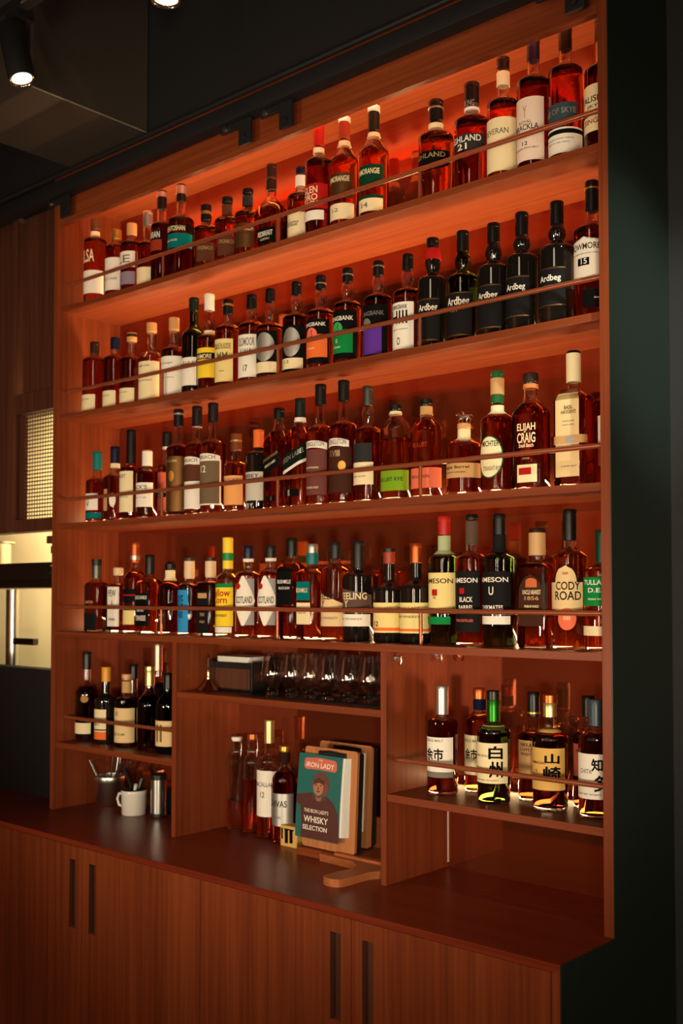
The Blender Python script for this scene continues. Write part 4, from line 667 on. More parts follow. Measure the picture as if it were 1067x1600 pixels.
    ('G', -0.3282, 0.094, 1.1186, 0, 0.038, 0.2565, 0.1603, 0.1843, 0.2343, 0.014, 'std', None, 'dkgreen', None, 0.1735, ('black', 'stopper'), [(0.1856, 0.2356, 'greenfoil'), (0.165, 0.1767, 'cream')], [('L', 0.0472, 0.1388, -89.1, 89.1, 'cream', 'rect'), ('T', 0.1025, 0.133, '白', 'black', {'w': 0.3, 'a': 40.3}), ('T', 0.0603, 0.0981, '州', 'black', {'w': 0.3, 'a': 40.3}), ('T', 0.1068, 0.1126, 'HAKUSHU', 'grey', {'w': 0.35, 'a': -14.6}), ('T', 0.0516, 0.056, 'JAPANESE WHISKY', 'grey', {'w': 0.6})], 'green necked bottle with cream label of black brush characters, lower right bay'),
    ('G', -0.2759, 0.185, 1.1186, 0, 0.037, 0.2506, 0.1411, 0.1641, 0.1935, 0.014, 'std', None, 'dark', None, 0.1537, ('black', 'capsule'), [(0.1995, 0.204, 'gold')], [('L', 0.0574, 0.14, -45.7, 45.7, 'tan', 'rect'), ('T', 0.1252, 0.1341, 'NIKKA', 'dkbrown', {'w': 0.5}), ('T', 0.1149, 0.1223, 'COFFEY', 'dkbrown', {'w': 0.55}), ('T', 0.1046, 0.112, 'WHISKY', 'dkbrown', {'w': 0.5})], 'dark bottle with black cap and tan label behind the gold labelled bottle, lower right bay'),
    ('G', -0.1873, 0.108, 1.1186, 0, 0.039, 0.2552, 0.1565, 0.1815, 0.2352, 0.014, 'std', None, 'dark', None, 0.1702, ('copper', 'stopper'), [(0.2052, 0.2365, 'goldp'), (0.164, 0.1782, 'goldlab')], [('L', 0.0464, 0.139, -85.1, 85.1, 'goldlab', 'rect'), ('T', 0.1053, 0.1278, '山', 'black', {'w': 0.3, 'a': 37.1}), ('T', 0.066, 0.0997, '崎', 'black', {'w': 0.35, 'a': 37.1}), ('T', 0.1039, 0.1095, 'YAMAZAKI', 'dkbrown', {'w': 0.35, 'a': -13.9}), ('T', 0.0857, 0.0913, '12', 'dkbrown', {'w': 0.1, 'a': -20.2})], 'dark bottle with gold label of black brush characters, lower right bay'),
    ('G', -0.1348, 0.19, 1.1186, 0, 0.037, 0.2499, 0.153, 0.176, 0.2021, 0.014, 'std', None, 'dark', None, 0.1656, ('black', 'capsule'), [], [('L', 0.071, 0.1435, -40.1, 40.1, 'salmon', 'rect'), ('T', 0.1236, 0.1321, 'NIKKA', 'dkbrown', {'w': 0.5})], 'dark bottle with black cap and salmon label at the back, lower right bay'),
    ('G', -0.0686, 0.1, 1.1186, 0, 0.038, 0.2519, 0.1677, 0.1913, 0.1953, 0.014, 'std', None, 'amber', None, 0.1807, ('slate', 'capsule'), [], [('L', 0.0425, 0.1386, -72.4, 72.4, 'white', 'rect'), ('T', 0.102, 0.1292, '知', 'black', {'w': 0.25, 'a': 30.4}), ('T', 0.0587, 0.0939, '多', 'black', {'w': 0.25, 'a': 38.9}), ('T', 0.0966, 0.1061, 'CHITA', 'grey', {'w': 0.3, 'a': -7.5}), ('T', 0.0506, 0.0546, 'SUNTORY WHISKY', 'grey', {'w': 0.6})], 'bottle with slate grey capsule and white brush label by the end panel, lower right bay'),
]


# spotlights: lens centre, then the direction of the housing
spot((-0.775, YT, 2.912), (0.02, 0.0, 1), 'black ceiling spotlight whose glowing lens shows alone at the top edge, before the black bulkhead')
spot((-1.354, YT, 2.922), (-0.26, -0.08, 1), 'tilted black ceiling spotlight beside the boxed duct, housing in view')
light('spot_lamp', 'SPOT', (-0.775, YT, 2.905), (-0.79, YT - 0.05, 0.0), 9, (1.0, 0.78, 0.5), 0.025, angle=1.0, blend=0.6)
light('spot_lamp_tilted', 'SPOT', (-1.352, YT, 2.915), (-0.9, YT + 0.1, 0.0), 9, (1.0, 0.78, 0.5), 0.025, angle=1.0, blend=0.6)

# ------------------------------------------------------------------ kitchen pass on the left
structure(MB().box(-4.5, -1.9955, 0.0988, 0.16, 0.0, 1.3389).build('wall_pass', M_BLACK))
hood = MB().box(-4.0, -2.03, 0.0995, 0.50, 1.650, 1.712, bev=0.004)
hood.box(-4.0, -2.03, 0.12, 0.48, 1.6234, 1.650)
hood.tube([(-2.10, 0.092, 1.690), (-2.10, 0.070, 1.690), (-2.10, 0.064, 1.672)], 0.009, 8)
hood = hood.build('pass_shelf', M_DKSTEEL, smooth=40)
tag(hood, 'dark steel shelf crossing the lit cream opening of the kitchen pass', 'shelf')
pot = MB().lathe([(0.085, 0), (0.09, 0.004), (0.09, 0.085), (0.105, 0.088), (0.105, 0.094), (0.086, 0.093), (0.084, 0.01), (0.0, 0.01)], 32).build('steel_pot', M_STEEL, smooth=40, loc=(-2.77, 0.22, 1.712))
tag(pot, 'steel pot on the dark shelf of the kitchen pass', 'pot')
tap = empty('tap', (-2.91, 0.42, 1.20))
tag(tap, 'brown steel tap against the lit cream kitchen wall', 'tap')
MB().tube([(0, 0, -1.1995), (0, 0, 0.42)], 0.028, 14).build('column', M_STEEL, tap, smooth=50)
MB().box(0.0, 0.17, -0.014, 0.014, 0.195, 0.222, bev=0.004).build('spout', M_DKSTEEL, tap)
mesh = MB()
x0, x1, z0, z1 = -2.360, -1.9965, 1.8676, 2.2476
nx, nz = 22, 28
for i in range(nx + 1):
    x = x0 + (x1 - x0) * i / nx
    mesh.box(x - 0.0019, x + 0.0019, 0.1250, 0.1258, z0, z1)
for i in range(nz + 1):
    z = z0 + (z1 - z0) * i / nz
    mesh.box(x0, x1, 0.1246, 0.1262, z - 0.0024, z + 0.0024)
mesh = mesh.build('mesh_screen', M_BRASSMESH)
MB().box(x0 - 0.034, x0, 0.1202, 0.1302, z0, z1).build('frame', M_DKWOOD, mesh)
tag(mesh, 'fine metal mesh screen with yellow light glowing through, left of the shelving', 'screen')
peg = empty('peg_rail', (-2.075, 0.095, 1.83))
tag(peg, 'small dark wooden peg rail on the outside of the shelving, by the kitchen pass', 'rail')
MB().box(0.055, 0.0795, -0.06, 0.06, -0.18, 0.06, bev=0.003).build('backboard', M_DKWOOD, peg)
for k, (dz, ln) in enumerate(((0.0, 0.03), (-0.045, 0.075), (-0.08, 0.05), (-0.13, 0.035))):
    MB().box(0.056 - ln, 0.056, -0.05, -0.02, dz - 0.013, dz + 0.013, bev=0.003).build('peg', M_DKWOOD, peg)


# ------------------------------------------------------------------ lettering
TEXT = {}


def text_outline(s):
    """(vertices scaled to x in [-.5,.5], z in [0,1], faces, aspect) of a filled text."""
    if s not in TEXT:
        c = bpy.data.curves.new('lettering', 'FONT')
        c.body = s
        c.resolution_u = 3
        brush = ord(s[0]) > 0x2000
        c.offset = 0.0 if brush else 0.014
        o = bpy.data.objects.new('lettering', c)
        COL.objects.link(o)
        dg = bpy.context.evaluated_depsgraph_get()
        me = bpy.data.meshes.new_from_object(o.evaluated_get(dg))
        v = np.array([p.co[:2] for p in me.vertices])
        f = [tuple(p.vertices) for p in me.polygons]
        if brush:                                     # heavy brush strokes: the outline laid down a few times
            n0, f0 = len(v), list(f)
            sh = [(0, 0), (0.03, 0.012), (-0.03, -0.012), (0.012, -0.03), (-0.012, 0.03)]
            v = np.concatenate([v + np.array(q) for q in sh])
            f = [tuple(i + k * n0 for i in t) for k in range(len(sh)) for t in f0]
        lo, hi = v.min(0), v.max(0)
        size = hi - lo
        v = (v - lo) / size
        v[:, 0] -= 0.5
        TEXT[s] = (v, f, size[0] / size[1])
        bpy.data.objects.remove(o)
        bpy.data.meshes.remove(me)
        bpy.data.curves.remove(c)
    return TEXT[s]


def split_wide(v, f, limit):
    """Splits triangles until none is wider than limit, so that lettering can follow a curved label."""
    v = [tuple(q) for q in v]
    todo = [(t[0], t[i], t[i + 1]) for t in f for i in range(1, len(t) - 1)]
    done, mid = [], {}
    while todo:
        t = todo.pop()
        e = max(((abs(v[t[i]][0] - v[t[(i + 1) % 3]][0]), i) for i in range(3)))
        if e[0] <= limit:
            done.append(t)
            continue
        i = e[1]
        a, b, c = t[i], t[(i + 1) % 3], t[(i + 2) % 3]
        key = (min(a, b), max(a, b))
        if key not in mid:
            v.append(((v[a][0] + v[b][0]) / 2, (v[a][1] + v[b][1]) / 2))
            mid[key] = len(v) - 1
        m = mid[key]
        todo += [(a, m, c), (m, b, c)]
    return np.array(v), done


# ------------------------------------------------------------------ bottles
class Bottle:
    def __init__(self, t):
        (self.row, self.x, self.y, self.z0, self.rot, self.r, self.H, self.zs, self.zn, self.zc, self.rn, self.kind, self.sq,
         self.liq, self.tint, self.zf, self.cap, self.bands, self.labels, self.desc) = t
        r, rn, H, zs, zn, zc = self.r, self.rn, self.H, self.zs, self.zn, self.zc
        k = {'std': 1.45, 'bulb': 1.35, 'slope': 1.0, 'squat': 1.7, 'long': 0.8}[self.kind.split('+')[0]]
        bulge = 0.0
        if self.kind == 'bulb':
            bulge = 0.0042
        elif self.kind.endswith('+bulb'):
            bulge = 0.003
        elif self.kind.endswith('+fat'):
            bulge = 0.0060
        p = [(0.0, 0.004), (0.72 * r, 0.0022), (r - 0.0045, 0.0), (r - 0.0012, 0.0012), (r, 0.005), (r, zs * 0.5), (r, zs - 0.004)]
        n = 12
        for i in range(n + 1):
            t_ = i / n
            s = 0.5 - 0.5 * math.cos(math.pi * t_ ** k)
            p.append((r + (rn - r) * s, zs + (zn - zs) * t_))
        ztop = H - 0.004
        m = 8
        span = zc - zn
        for i in range(1, m + 1):
            u = i / m
            p.append((rn + bulge * math.sin(math.pi * min(1, u * 1.0)) ** 1.2, zn + span * u))
        p.append((rn * 0.97, ztop - 0.001))
        p.append((0.0, ztop))
        self.prof = p

    def rad(self, z):
        p = self.prof[4:-1]
        for (r0, z0), (r1, z1) in zip(p, p[1:]):
            if z <= z1:
                if z1 - z0 < 1e-9:
                    return r1
                u = max(0.0, (z - z0) / (z1 - z0))
                return r0 + (r1 - r0) * u
        return self.rn

    def polar(self, a, R0):
        """Radius of the cross section at angle a (radians, 0 = front) for lathe radius R0."""
        if not self.sq:
            return R0
        sx, sy, n = self.sq
        w = max(0.0, min(1.0, (R0 - self.rn * 1.15) / (self.r * 0.98 - self.rn * 1.15)))
        n = 2 + (n - 2) * w
        sx, sy = 1 + (sx - 1) * w, 1 + (sy - 1) * w
        return R0 / ((abs(math.sin(a)) / sx) ** n + (abs(math.cos(a)) / sy) ** n) ** (1 / n)

    def pt(self, a, z, off=0.0, R0=None):
        q = self.polar(a, self.rad(z) if R0 is None else R0) + off
        return (q * math.sin(a), -q * math.cos(a), z)

    def ring_mesh(self, prof, flip=False, mb=None, mat=0, segs=None):
        segs = segs or (48 if self.sq else 32)
        mb = mb or MB()
        vs, fs = [], []
        for r, z in prof:
            for i in range(segs):
                a = 2 * math.pi * (i + 0.5) / segs
                q = self.polar(a, r) if r > 0 else 0.0
                vs.append((q * math.sin(a), -q * math.cos(a), z))
        for j in range(len(prof) - 1):
            for i in range(segs):
                k = (i + 1) % segs
                q = (j * segs + i, j * segs + k, (j + 1) * segs + k, (j + 1) * segs + i)
                if prof[j][0] == 0:
                    q = (q[0], q[2], q[3])
                elif prof[j + 1][0] == 0:
                    q = (q[0], q[1], q[2])
                fs.append(q[::-1] if flip else q)
        mb.add(vs, fs, mat)
        return mb

    def inner(self, z0, z1, t=0.0028):
        pts = [(0.0, z0)]
        zz = [z0] + [z for r, z in self.prof[6:-2] if z0 + 0.001 < z < z1 - 0.001] + [z1]
        for z in zz:
            pts.append((max(0.003, self.rad(z) - t), z))
        pts.append((0.0, z1))
        return pts

    def arc_table(self, z):
        aa = np.radians(np.arange(-180, 181, 3))
        R0 = self.rad(z)
        pp = np.array([self.pt(a, z, 0, R0)[:2] for a in aa])
        d = np.r_[0, np.cumsum(np.hypot(*np.diff(pp, axis=0).T))]
        return np.degrees(aa), d

    def patch(self, z0, z1, a0, a1, shape, off):
        mb = MB()
        nu = max(6, int((a1 - a0) / 6))
        nv = 14 if shape in ('oval', 'arch', 'shield', 'diamond') else (12 if z1 > self.zs - 0.006 else 3)
        slope = 0.0
        if shape == 'slant':
            h = 0.62 * (z1 - z0)
            zm = (z0 + z1) / 2
            z0, z1 = zm - h / 2, zm + h / 2
            slope = 0.42
        ac = (a0 + a1) / 2
        tab = self.arc_table((z0 + z1) / 2)
        vs, fs = [], []
        for j in range(nv + 1):
            v = j / nv
            w = 1.0
            if shape == 'oval':
                v = 0.5 - 0.5 * math.cos(math.pi * v)
                w = max(0.02, math.sqrt(max(0, 1 - (2 * v - 1) ** 2)))
            elif shape == 'arch' and v > 0.62:
                w = max(0.03, math.sqrt(max(0, 1 - ((v - 0.62) / 0.38) ** 2)))
            elif shape == 'shield' and v < 0.45:
                w = max(0.03, math.sqrt(max(0, 1 - ((0.45 - v) / 0.45) ** 2)))
            elif shape == 'diamond':
                w = 1 - abs(2 * v - 1) ** 1.2 * 0.9
            for i in range(nu + 1):
                u = 2 * i / nu - 1
                ad = ac + (a1 - a0) / 2 * u * w
                z = z0 + (z1 - z0) * v
                if shape == 'diag':
                    z = z0 + (z1 - z0) * v * (1 - 0.20 * (u + 1))
                elif shape == 'arc':
                    z -= (u * u) * 0.35 * (z1 - z0)
                elif slope:
                    z += slope * (np.interp(ad, *tab) - np.interp(ac, *tab))
                vs.append(self.pt(R(ad), z, off))
        for j in range(nv):
            for i in range(nu):
                k = j * (nu + 1) + i
                fs.append((k, k + 1, k + nu + 2, k + nu + 1))
        mb.add(vs, fs)
        return mb, ac, (a1 - a0)

    def lettering(self, z0, z1, s, a_c, width, off, slope=0.0, R0=None):
        v, f, asp = text_outline(s)
        v, f = split_wide(v, f, 0.004 / width)
        h = z1 - z0
        zm = (z0 + z1) / 2
        aa, d = self.arc_table(zm)
        sc = np.interp(a_c, aa, d)
        vs = []
        for x, y in v:
            dx = x * width
            ad = np.interp(sc + dx, d, aa)
            vs.append(self.pt(R(ad), z0 + y * h + slope * dx, off, R0))
        return MB().add(vs, f)

    def build(self):
        root = empty('whisky_bottle', (self.x, self.y, self.z0 + 0.0004), R(self.rot))
        group = {'A': 'bottles on the top shelf', 'B': 'bottles on the second shelf', 'C': 'bottles on the third shelf', 'D': 'bottles on the fourth shelf',
                 'E': 'bottles in the lower left bay', 'F': 'bottles on the worktop', 'G': 'bottles in the lower right bay'}[self.row]
        tag(root, self.desc, 'bottle', group)
        r, rn, H, zs, zc = self.r, self.rn, self.H, self.zs, self.zc
        opaque = self.liq == 'black' and not self.tint
        if self.liq in LIQ:
            gm = M_GLASS
            g = self.ring_mesh(self.prof)
            self.ring_mesh(self.inner(self.zf + 0.0006, H - 0.010), True, g)
            g.build('glass', gm, root, smooth=45)
            lq = self.ring_mesh(self.inner(0.0075, self.zf))
            lq.build('liquid', LIQ[self.liq], root, smooth=45)
        else:
            gm = M_BLACKGL if opaque else M_OLIVEGL if self.tint else M_DKGREENGL if self.liq == 'green' else M_GREENGL
            self.ring_mesh(self.prof).build('glass', gm, root, smooth=45)
        # cap
        col, style = self.cap
        if style == 'capsule':
            rc = self.rad(zc) + 0.0010
            rt = rn + 0.0006
            c = MB().lathe([(rc - 0.001, zc - 0.0003), (rc, zc + 0.0006), (rt + 0.0006, zc + 0.35 * (H - zc)), (rt + 0.0004, H - 0.011), (rt + 0.0010, H - 0.0105),
                            (rt + 0.0010, H - 0.0025), (rt - 0.0006, H - 0.0004), (rt - 0.003, H)], 28)
        else:
            rc = max(rn + 0.0022, 0.0155)
            c = MB().lathe([(rn + 0.0004, zc - 0.003), (rn + 0.0008, zc), (rc - 0.0012, zc + 0.0004), (rc, zc + 0.0016), (rc, H - 0.002), (rc - 0.0015, H - 0.0003), (rc - 0.004, H)], 28)
        cap = c.build('capsule' if style == 'capsule' else 'stopper', paint(col, True), root, smooth=40)
        for z0, z1, bc in self.bands:
            z1 = min(z1, H + 0.0004)
            rim = rn + 0.0022 if style == 'capsule' else rc + 0.0006
            R1 = lambda z: max(min(self.rad(z), rn * 1.7) + 0.0014, rim if z > zc - 0.002 else 0.0)
            zz = [z0 + (z1 - 0.0006 - z0) * q / 6 for q in range(7)]
            pr = [(R1(z0) - 0.0012, z0)] + [(R1(z), z + (0.0004 if q == 0 else 0)) for q, z in enumerate(zz)] + [(R1(z1) - 0.0008, z1)]
            MB().lathe(pr, 28).build('neck_band', paint(bc, True if z1 > zc else False), root, smooth=40)
        # labels and print
        last, last_ac, last_w, k = root, 0.0, 110.0, 0
        for L in self.labels:
            if L[0] == 'L':
                _, z0, z1, a0, a1, lc, shape = L
                mb, ac_, w_ = self.patch(z0, z1, a0, a1, shape, 0.0004 + 0.00022 * k)
                piece = mb.build('label' if w_ > 45 or last is root else 'emblem', paint(lc), root if w_ > 45 or last is root else last, smooth=60)
                if w_ > 45 or last is root:
                    last, last_ac, last_w = piece, ac_, w_
                k += 1
            else:
                _, z0, z1, s, tc, opt = L
                a = opt.get('a', last_ac)
                R0 = None
                aa, d = self.arc_table((z0 + z1) / 2)
                if opt.get('neck'):
                    R0 = rn + 0.0014
                    d = d * R0 / self.rad((z0 + z1) / 2) if not self.sq else d
                frac = opt.get('w', 0.8)
                span = np.interp(a + min(last_w, 168) / 2, aa, d) - np.interp(a - min(last_w, 168) / 2, aa, d)
                width = frac * span
                natural = text_outline(s)[2] * (z1 - z0)
                width = min(width, natural * 1.7)
                mb = self.lettering(z0, z1, s, a, width, 0.0007 + 0.00022 * k, 0.42 if opt.get('sl') else 0.0, R0)
                mb.build('lettering', paint(tc), last if last is not root else root, smooth=None)
        return root, cap


bottles = {}
for t_ in BOTTLES:
    bt = Bottle(t_)
    root, cap = bt.build()
    bottles[bt.desc] = (root, cap, bt)

# horse on the decanter stopper
root, cap, bt = bottles['squat round decanter bottle with a small metal horse on its stopper, third shelf down']
h0 = bt.H
hs = MB()
hs.tube([(-0.012, 0, h0 + 0.016), (0.0, 0, h0 + 0.017), (0.012, 0, h0 + 0.017)], [0.0035, 0.0048, 0.0040], 10)
hs.tube([(-0.010, 0, h0 + 0.017), (-0.017, 0, h0 + 0.024), (-0.022, 0, h0 + 0.023)], [0.0036, 0.0028, 0.0018], 8)
for x, d in ((-0.010, -0.007), (-0.008, 0.003), (0.010, -0.003), (0.012, 0.007)):
    hs.tube([(x, 0.0015, h0 + 0.015), (x + d, 0.0015, h0 + 0.008), (x + d * 0.6, 0.0015, h0)], [0.0022, 0.0015, 0.0013], 6)
hs.tube([(0.012, 0, h0 + 0.018), (0.020, 0, h0 + 0.019), (0.025, 0, h0 + 0.015)], [0.0016, 0.0013, 0.0006], 6)
hs.tube([(-0.003, 0, h0 + 0.020), (-0.002, 0, h0 + 0.026), (-0.006, 0, h0 + 0.029)], [0.003, 0.0024, 0.0022], 8)
hs.build('horse_figure', M_STEEL, root, smooth=60)
# wire bails of the two swing tops
for key in ('clear swing top bottle nearly empty on the worktop, leftmost of its row', 'clear bottle of red liquid with copper stopper on the worktop'):
    root, cap, bt = bottles[key]
    w = MB()
    zc = bt.zc
    for s in (-1, 1):
        w.tube([(s * 0.006, -0.0, bt.H + 0.002), (s * 0.0175, 0, bt.H - 0.003), (s * 0.0205, 0, zc - 0.02), (s * 0.018, 0, zc - 0.036), (s * 0.0205, -0.004, zc - 0.05)], 0.0012, 6)
    w.tube([(0.0175 * math.cos(a), 0.0175 * math.sin(a), zc - 0.034) for a in np.linspace(0, 2 * math.pi, 25)], 0.0012, 6)
    w.build('wire_bail', M_STEEL, root, smooth=60)

# ------------------------------------------------------------------ tasting glasses
def glass_master():
    g = empty('tasting_glass', (0, 0, 0))
    outer = [(0.0, 0.0), (0.0155, 0.0), (0.0175, 0.0015), (0.0175, 0.006), (0.0135, 0.012), (0.0115, 0.019), (0.016, 0.026), (0.026, 0.036), (0.0315, 0.048), (0.0325, 0.058),
             (0.030, 0.072), (0.0265, 0.088), (0.0235, 0.103), (0.0220, 0.1145), (0.0214, 0.1152)]
    inner = [(0.0206, 0.1148), (0.0222, 0.103), (0.0252, 0.088), (0.0287, 0.072), (0.0312, 0.058), (0.030, 0.048), (0.024, 0.037), (0.013, 0.031), (0.0, 0.0285)]
    MB().lathe(outer[5:] + inner, 36, caps=False).build('bowl', M_THIN, g, smooth=70)
    MB().lathe(outer[:6] + [(0.0, 0.0195)], 36).build('foot', M_GLASS, g, smooth=60)
    return g


proto = glass_master()
order = ('leftmost of the front row', 'second from the left in the front row', 'third from the left in the front row', 'fourth from the left in the front row',
         'fifth from the left in the front row', 'sixth from the left in the front row', 'rightmost of the front row, touching the divider')
border = ('leftmost of the back row', 'second from the left in the back row', 'third from the left in the back row', 'fourth from the left in the back row',
          'fifth from the left in the back row', 'rightmost of the back row by the divider')
tray = MB().prism(rounded(-1.145, -0.597, 0.040, 0.235, 0.01), ZS['M'] + 0.0004, ZS['M'] + 0.003)
tray = tray.build('bar_mat', M_DARKPL)
tag(tray, 'thin black bar mat under the tasting glasses', 'mat')
first = True
for row, (xs, y) in enumerate((((-1.055, -0.985, -0.9155, -0.846, -0.7775, -0.708, -0.638), 0.092), ((-1.036, -0.9665, -0.897, -0.828, -0.759, -0.690), 0.170))):
    for i, x in enumerate(xs):
        if first:
            o = proto
            first = False
        else:
            o = proto.copy()
            COL.objects.link(o)
            for ch in proto.children:
                c = ch.copy()
                COL.objects.link(c)
                c.parent = o
        o.location = (x, y + 0.002 * ((i * 7) % 3), ZS['M'] + 0.0034)
        o.rotation_euler = (0, 0, i * 0.7)
        tag(o, 'clear tulip tasting glass, ' + (order[i] if row == 0 else border[i]), 'glass', 'tulip tasting glasses on the bar mat')

# ------------------------------------------------------------------ things on the middle shelf
zM = ZS['M'] + 0.0004
bell = empty('service_bell', (-1.312, 0.085, zM))
tag(bell, 'small brass hand bell with dark handle on the shelf left of the black napkin box', 'bell')
MB().lathe([(0.030, 0.0), (0.0315, 0.002), (0.029, 0.006), (0.020, 0.016), (0.012, 0.026), (0.0075, 0.032), (0.0, 0.033)], 32).build('cup', M_BRASS, bell, smooth=60)
MB().lathe([(0.0055, 0.030), (0.0065, 0.034), (0.0052, 0.040), (0.0052, 0.064), (0.0062, 0.067), (0.0, 0.069)], 18).build('stem', M_BRASS, bell, smooth=60)
MB().lathe([(0.0042, 0.066), (0.0048, 0.075), (0.0040, 0.092), (0.0030, 0.097), (0.0, 0.098)], 16).build('handle', M_DKWOOD, bell, smooth=60)['label'] = 'dark wooden grip'
tl = MB().lathe([(0.016, 0.0), (0.0165, 0.002), (0.014, 0.010), (0.004, 0.015), (0.004, 0.020), (0.0, 0.021)], 24).build('pourer_cap', M_BRASS, smooth=60, loc=(-1.338, 0.150, zM))
tag(tl, 'tiny brass cap lying behind the hand bell', 'cap')
nb = empty('napkin_box', (-1.245, 0.165, zM))
tag(nb, 'black box caddy holding white napkins on the shelf above the worktop bottles', 'caddy')
b_ = MB()
for q in ((-0.090, 0.090, -0.055, -0.049, 0.0, 0.084), (-0.090, 0.090, 0.049, 0.055, 0.0, 0.090), (-0.090, -0.084, -0.049, 0.049, 0.0, 0.088), (0.084, 0.090, -0.049, 0.049, 0.0, 0.088), (-0.084, 0.084, -0.049, 0.049, 0.0, 0.004)):
    b_.box(*q, bev=0.001)
b_.build('body', M_DARKPL, nb)
b_ = MB().box(-0.082, 0.082, -0.0565, -0.0551, 0.008, 0.066)
b_.build('front_panel', M_DKWOOD, nb)
nk = MB()
for k in range(5):
    nk.prism(rounded(-0.070, 0.060 + 0.002 * k, -0.046, 0.046, 0.006), 0.074 + 0.004 * k, 0.0775 + 0.004 * k)
nk = nk.build('napkin_stack', M_PAPER, smooth=30, loc=(-1.245, 0.165, zM + 0.006))
tag(nk, 'white folded napkins lying in the black box caddy', 'napkins')
MB().box(-0.06, 0.05, -0.04, 0.04, -0.0018, 0.074).build('lower_napkins', M_PAPER, nk)

# ------------------------------------------------------------------ bar tools in the low left bay
def cup(name, loc, R0, R1, h, mat, label, cat, handle=False):
    c = empty(name, loc)
    tag(c, label, cat)
    MB().lathe([(0.0, 0.0), (R0 - 0.003, 0.0), (R0, 0.003), (R1, h * 0.80), (R1 + 0.001, h * 0.82), (R1 + 0.001, h - 0.002), (R1, h), (R1 - 0.002, h - 0.001), (R1 - 0.0025, h * 0.8), (R0 - 0.0025, 0.006), (0.0, 0.005)], 36).build('body', mat, c, smooth=50)
    return c


bk = cup('utensil_pot', (-1.900, 0.170, WT), 0.046, 0.052, 0.098, M_STEEL, 'brushed steel utensil pot bristling with bar tools, low left bay', 'pot')
tools = (('bar_spoon', 'long steel bar spoon standing in the steel pot, leaning right', 0.012, 0.010, 0.035, 0.02, 0.165, 0.0022),
         ('bar_spoon', 'steel bar spoon standing upright in the steel pot', -0.004, 0.012, 0.010, 0.03, 0.172, 0.0022),
         ('swizzle_stick', 'dark swizzle stick standing in the steel pot', 0.004, -0.008, 0.024, -0.005, 0.160, 0.0028),
         ('ice_tongs', 'bright steel tongs leaning left out of the steel pot', 0.014, -0.016, -0.060, -0.030, 0.140, 0.0042),
         ('peeler', 'flat bright steel peeler leaning right out of the steel pot', -0.014, 0.020, 0.066, 0.030, 0.145, 0.0042),
         ('jigger_spoon', 'bright steel measuring spoon leaning far right out of the steel pot', -0.028, 0.002, 0.078, -0.006, 0.150, 0.0040))
for nm, lb, ax_, ay_, bx_, by_, hz, rr in tools:
    p0, p1 = Vector((ax_, ay_, 0.014)), Vector((bx_, by_, hz))
    t_ = MB().tube([p0, p0.lerp(p1, 0.5), p0.lerp(p1, 0.93), p1], [rr * 0.7, rr * 0.8, rr * 1.3, rr * 0.9], 10)
    if nm in ('peeler', 'ice_tongs', 'jigger_spoon'):
        d = (p1 - p0).normalized()
        for s in (-1, 1):
            off = d.cross(Vector((0, 0, 1))).normalized() * rr * 1.1 * s
            t_.tube([p0.lerp(p1, 0.65) + off, p1 + off * 1.3 + d * 0.006], [rr * 0.5, rr * 0.7], 8)
    t_ = t_.build(nm, M_STEEL if nm != 'swizzle_stick' else M_DKSTEEL, smooth=60, loc=bk.location)
    tag(t_, lb, 'bar tool', 'bar tools in the steel pot')
mg = cup('enamel_mug', (-1.712, 0.125, WT), 0.038, 0.0395, 0.079, M_ENAMEL, 'white enamel mug holding black tools on the worktop, low left bay', 'mug')
MB().tube([(-0.036, -0.01, 0.064), (-0.052, -0.018, 0.062), (-0.058, -0.020, 0.045), (-0.052, -0.018, 0.026), (-0.036, -0.01, 0.020)], 0.0045, 10).build('handle', M_ENAMEL, mg, smooth=60)
MB().lathe([(0.0395, 0.0775), (0.0410, 0.0785), (0.0410, 0.080), (0.0385, 0.0805)], 36).build('rim', M_IRON, mg, smooth=60)['label'] = 'dark rim'
for nm, lb, bx_, by_, hz, m_, rr in (('muddler', 'black muddler leaning left out of the white mug', -0.060, 0.010, 0.135, M_DARKPL, 0.006),
                                     ('bottle_opener', 'black bottle opener standing in the white mug', 0.012, 0.025, 0.112, M_DARKPL, 0.0075),
                                     ('cocktail_spoon', 'pale spoon lying in the white mug', 0.026, -0.012, 0.098, M_ENAMEL, 0.005)):
    t_ = MB().tube([(bx_ * -0.2, 0, 0.026), (bx_ * 0.3, by_ * 0.5, hz * 0.6), (bx_, by_, hz)], [rr * 0.8, rr * 0.8, rr * 1.2], 10).build(nm, m_, smooth=60, loc=mg.location)
    tag(t_, lb, 'bar tool', 'bar tools in the white mug')
fl = empty('steel_flask', (-1.626, 0.155, WT))
tag(fl, 'slim steel flask with black base and black lid by the left divider', 'flask')
MB().lathe([(0.0, 0.010), (0.0250, 0.010), (0.0250, 0.118), (0.0, 0.118)], 36).build('body', M_STEEL, fl, smooth=40)
MB().lathe([(0.0, 0.0), (0.0245, 0.0), (0.0262, 0.002), (0.0262, 0.012), (0.0, 0.012)], 36).build('base', M_DARKPL, fl, smooth=40)
MB().lathe([(0.0, 0.117), (0.0256, 0.117), (0.0256, 0.131), (0.021, 0.135), (0.0, 0.135)], 36).build('lid', M_DARKPL, fl, smooth=40)
sq_ = empty('kitchen_gadget', (-1.600, 0.225, WT))
tag(sq_, 'red and black kitchen gadget half hidden behind the mug and flask', 'gadget')
MB().box(-0.095, -0.010, -0.020, 0.020, 0.0, 0.075, bev=0.006).build('body', M_DARKPL, sq_)
MB().tube([(-0.095, 0, 0.086), (0.0, 0, 0.092)], 0.010, 12).build('handle', principled('red_plastic', (0.45, 0.03, 0.02), 0.3), sq_, smooth=50)
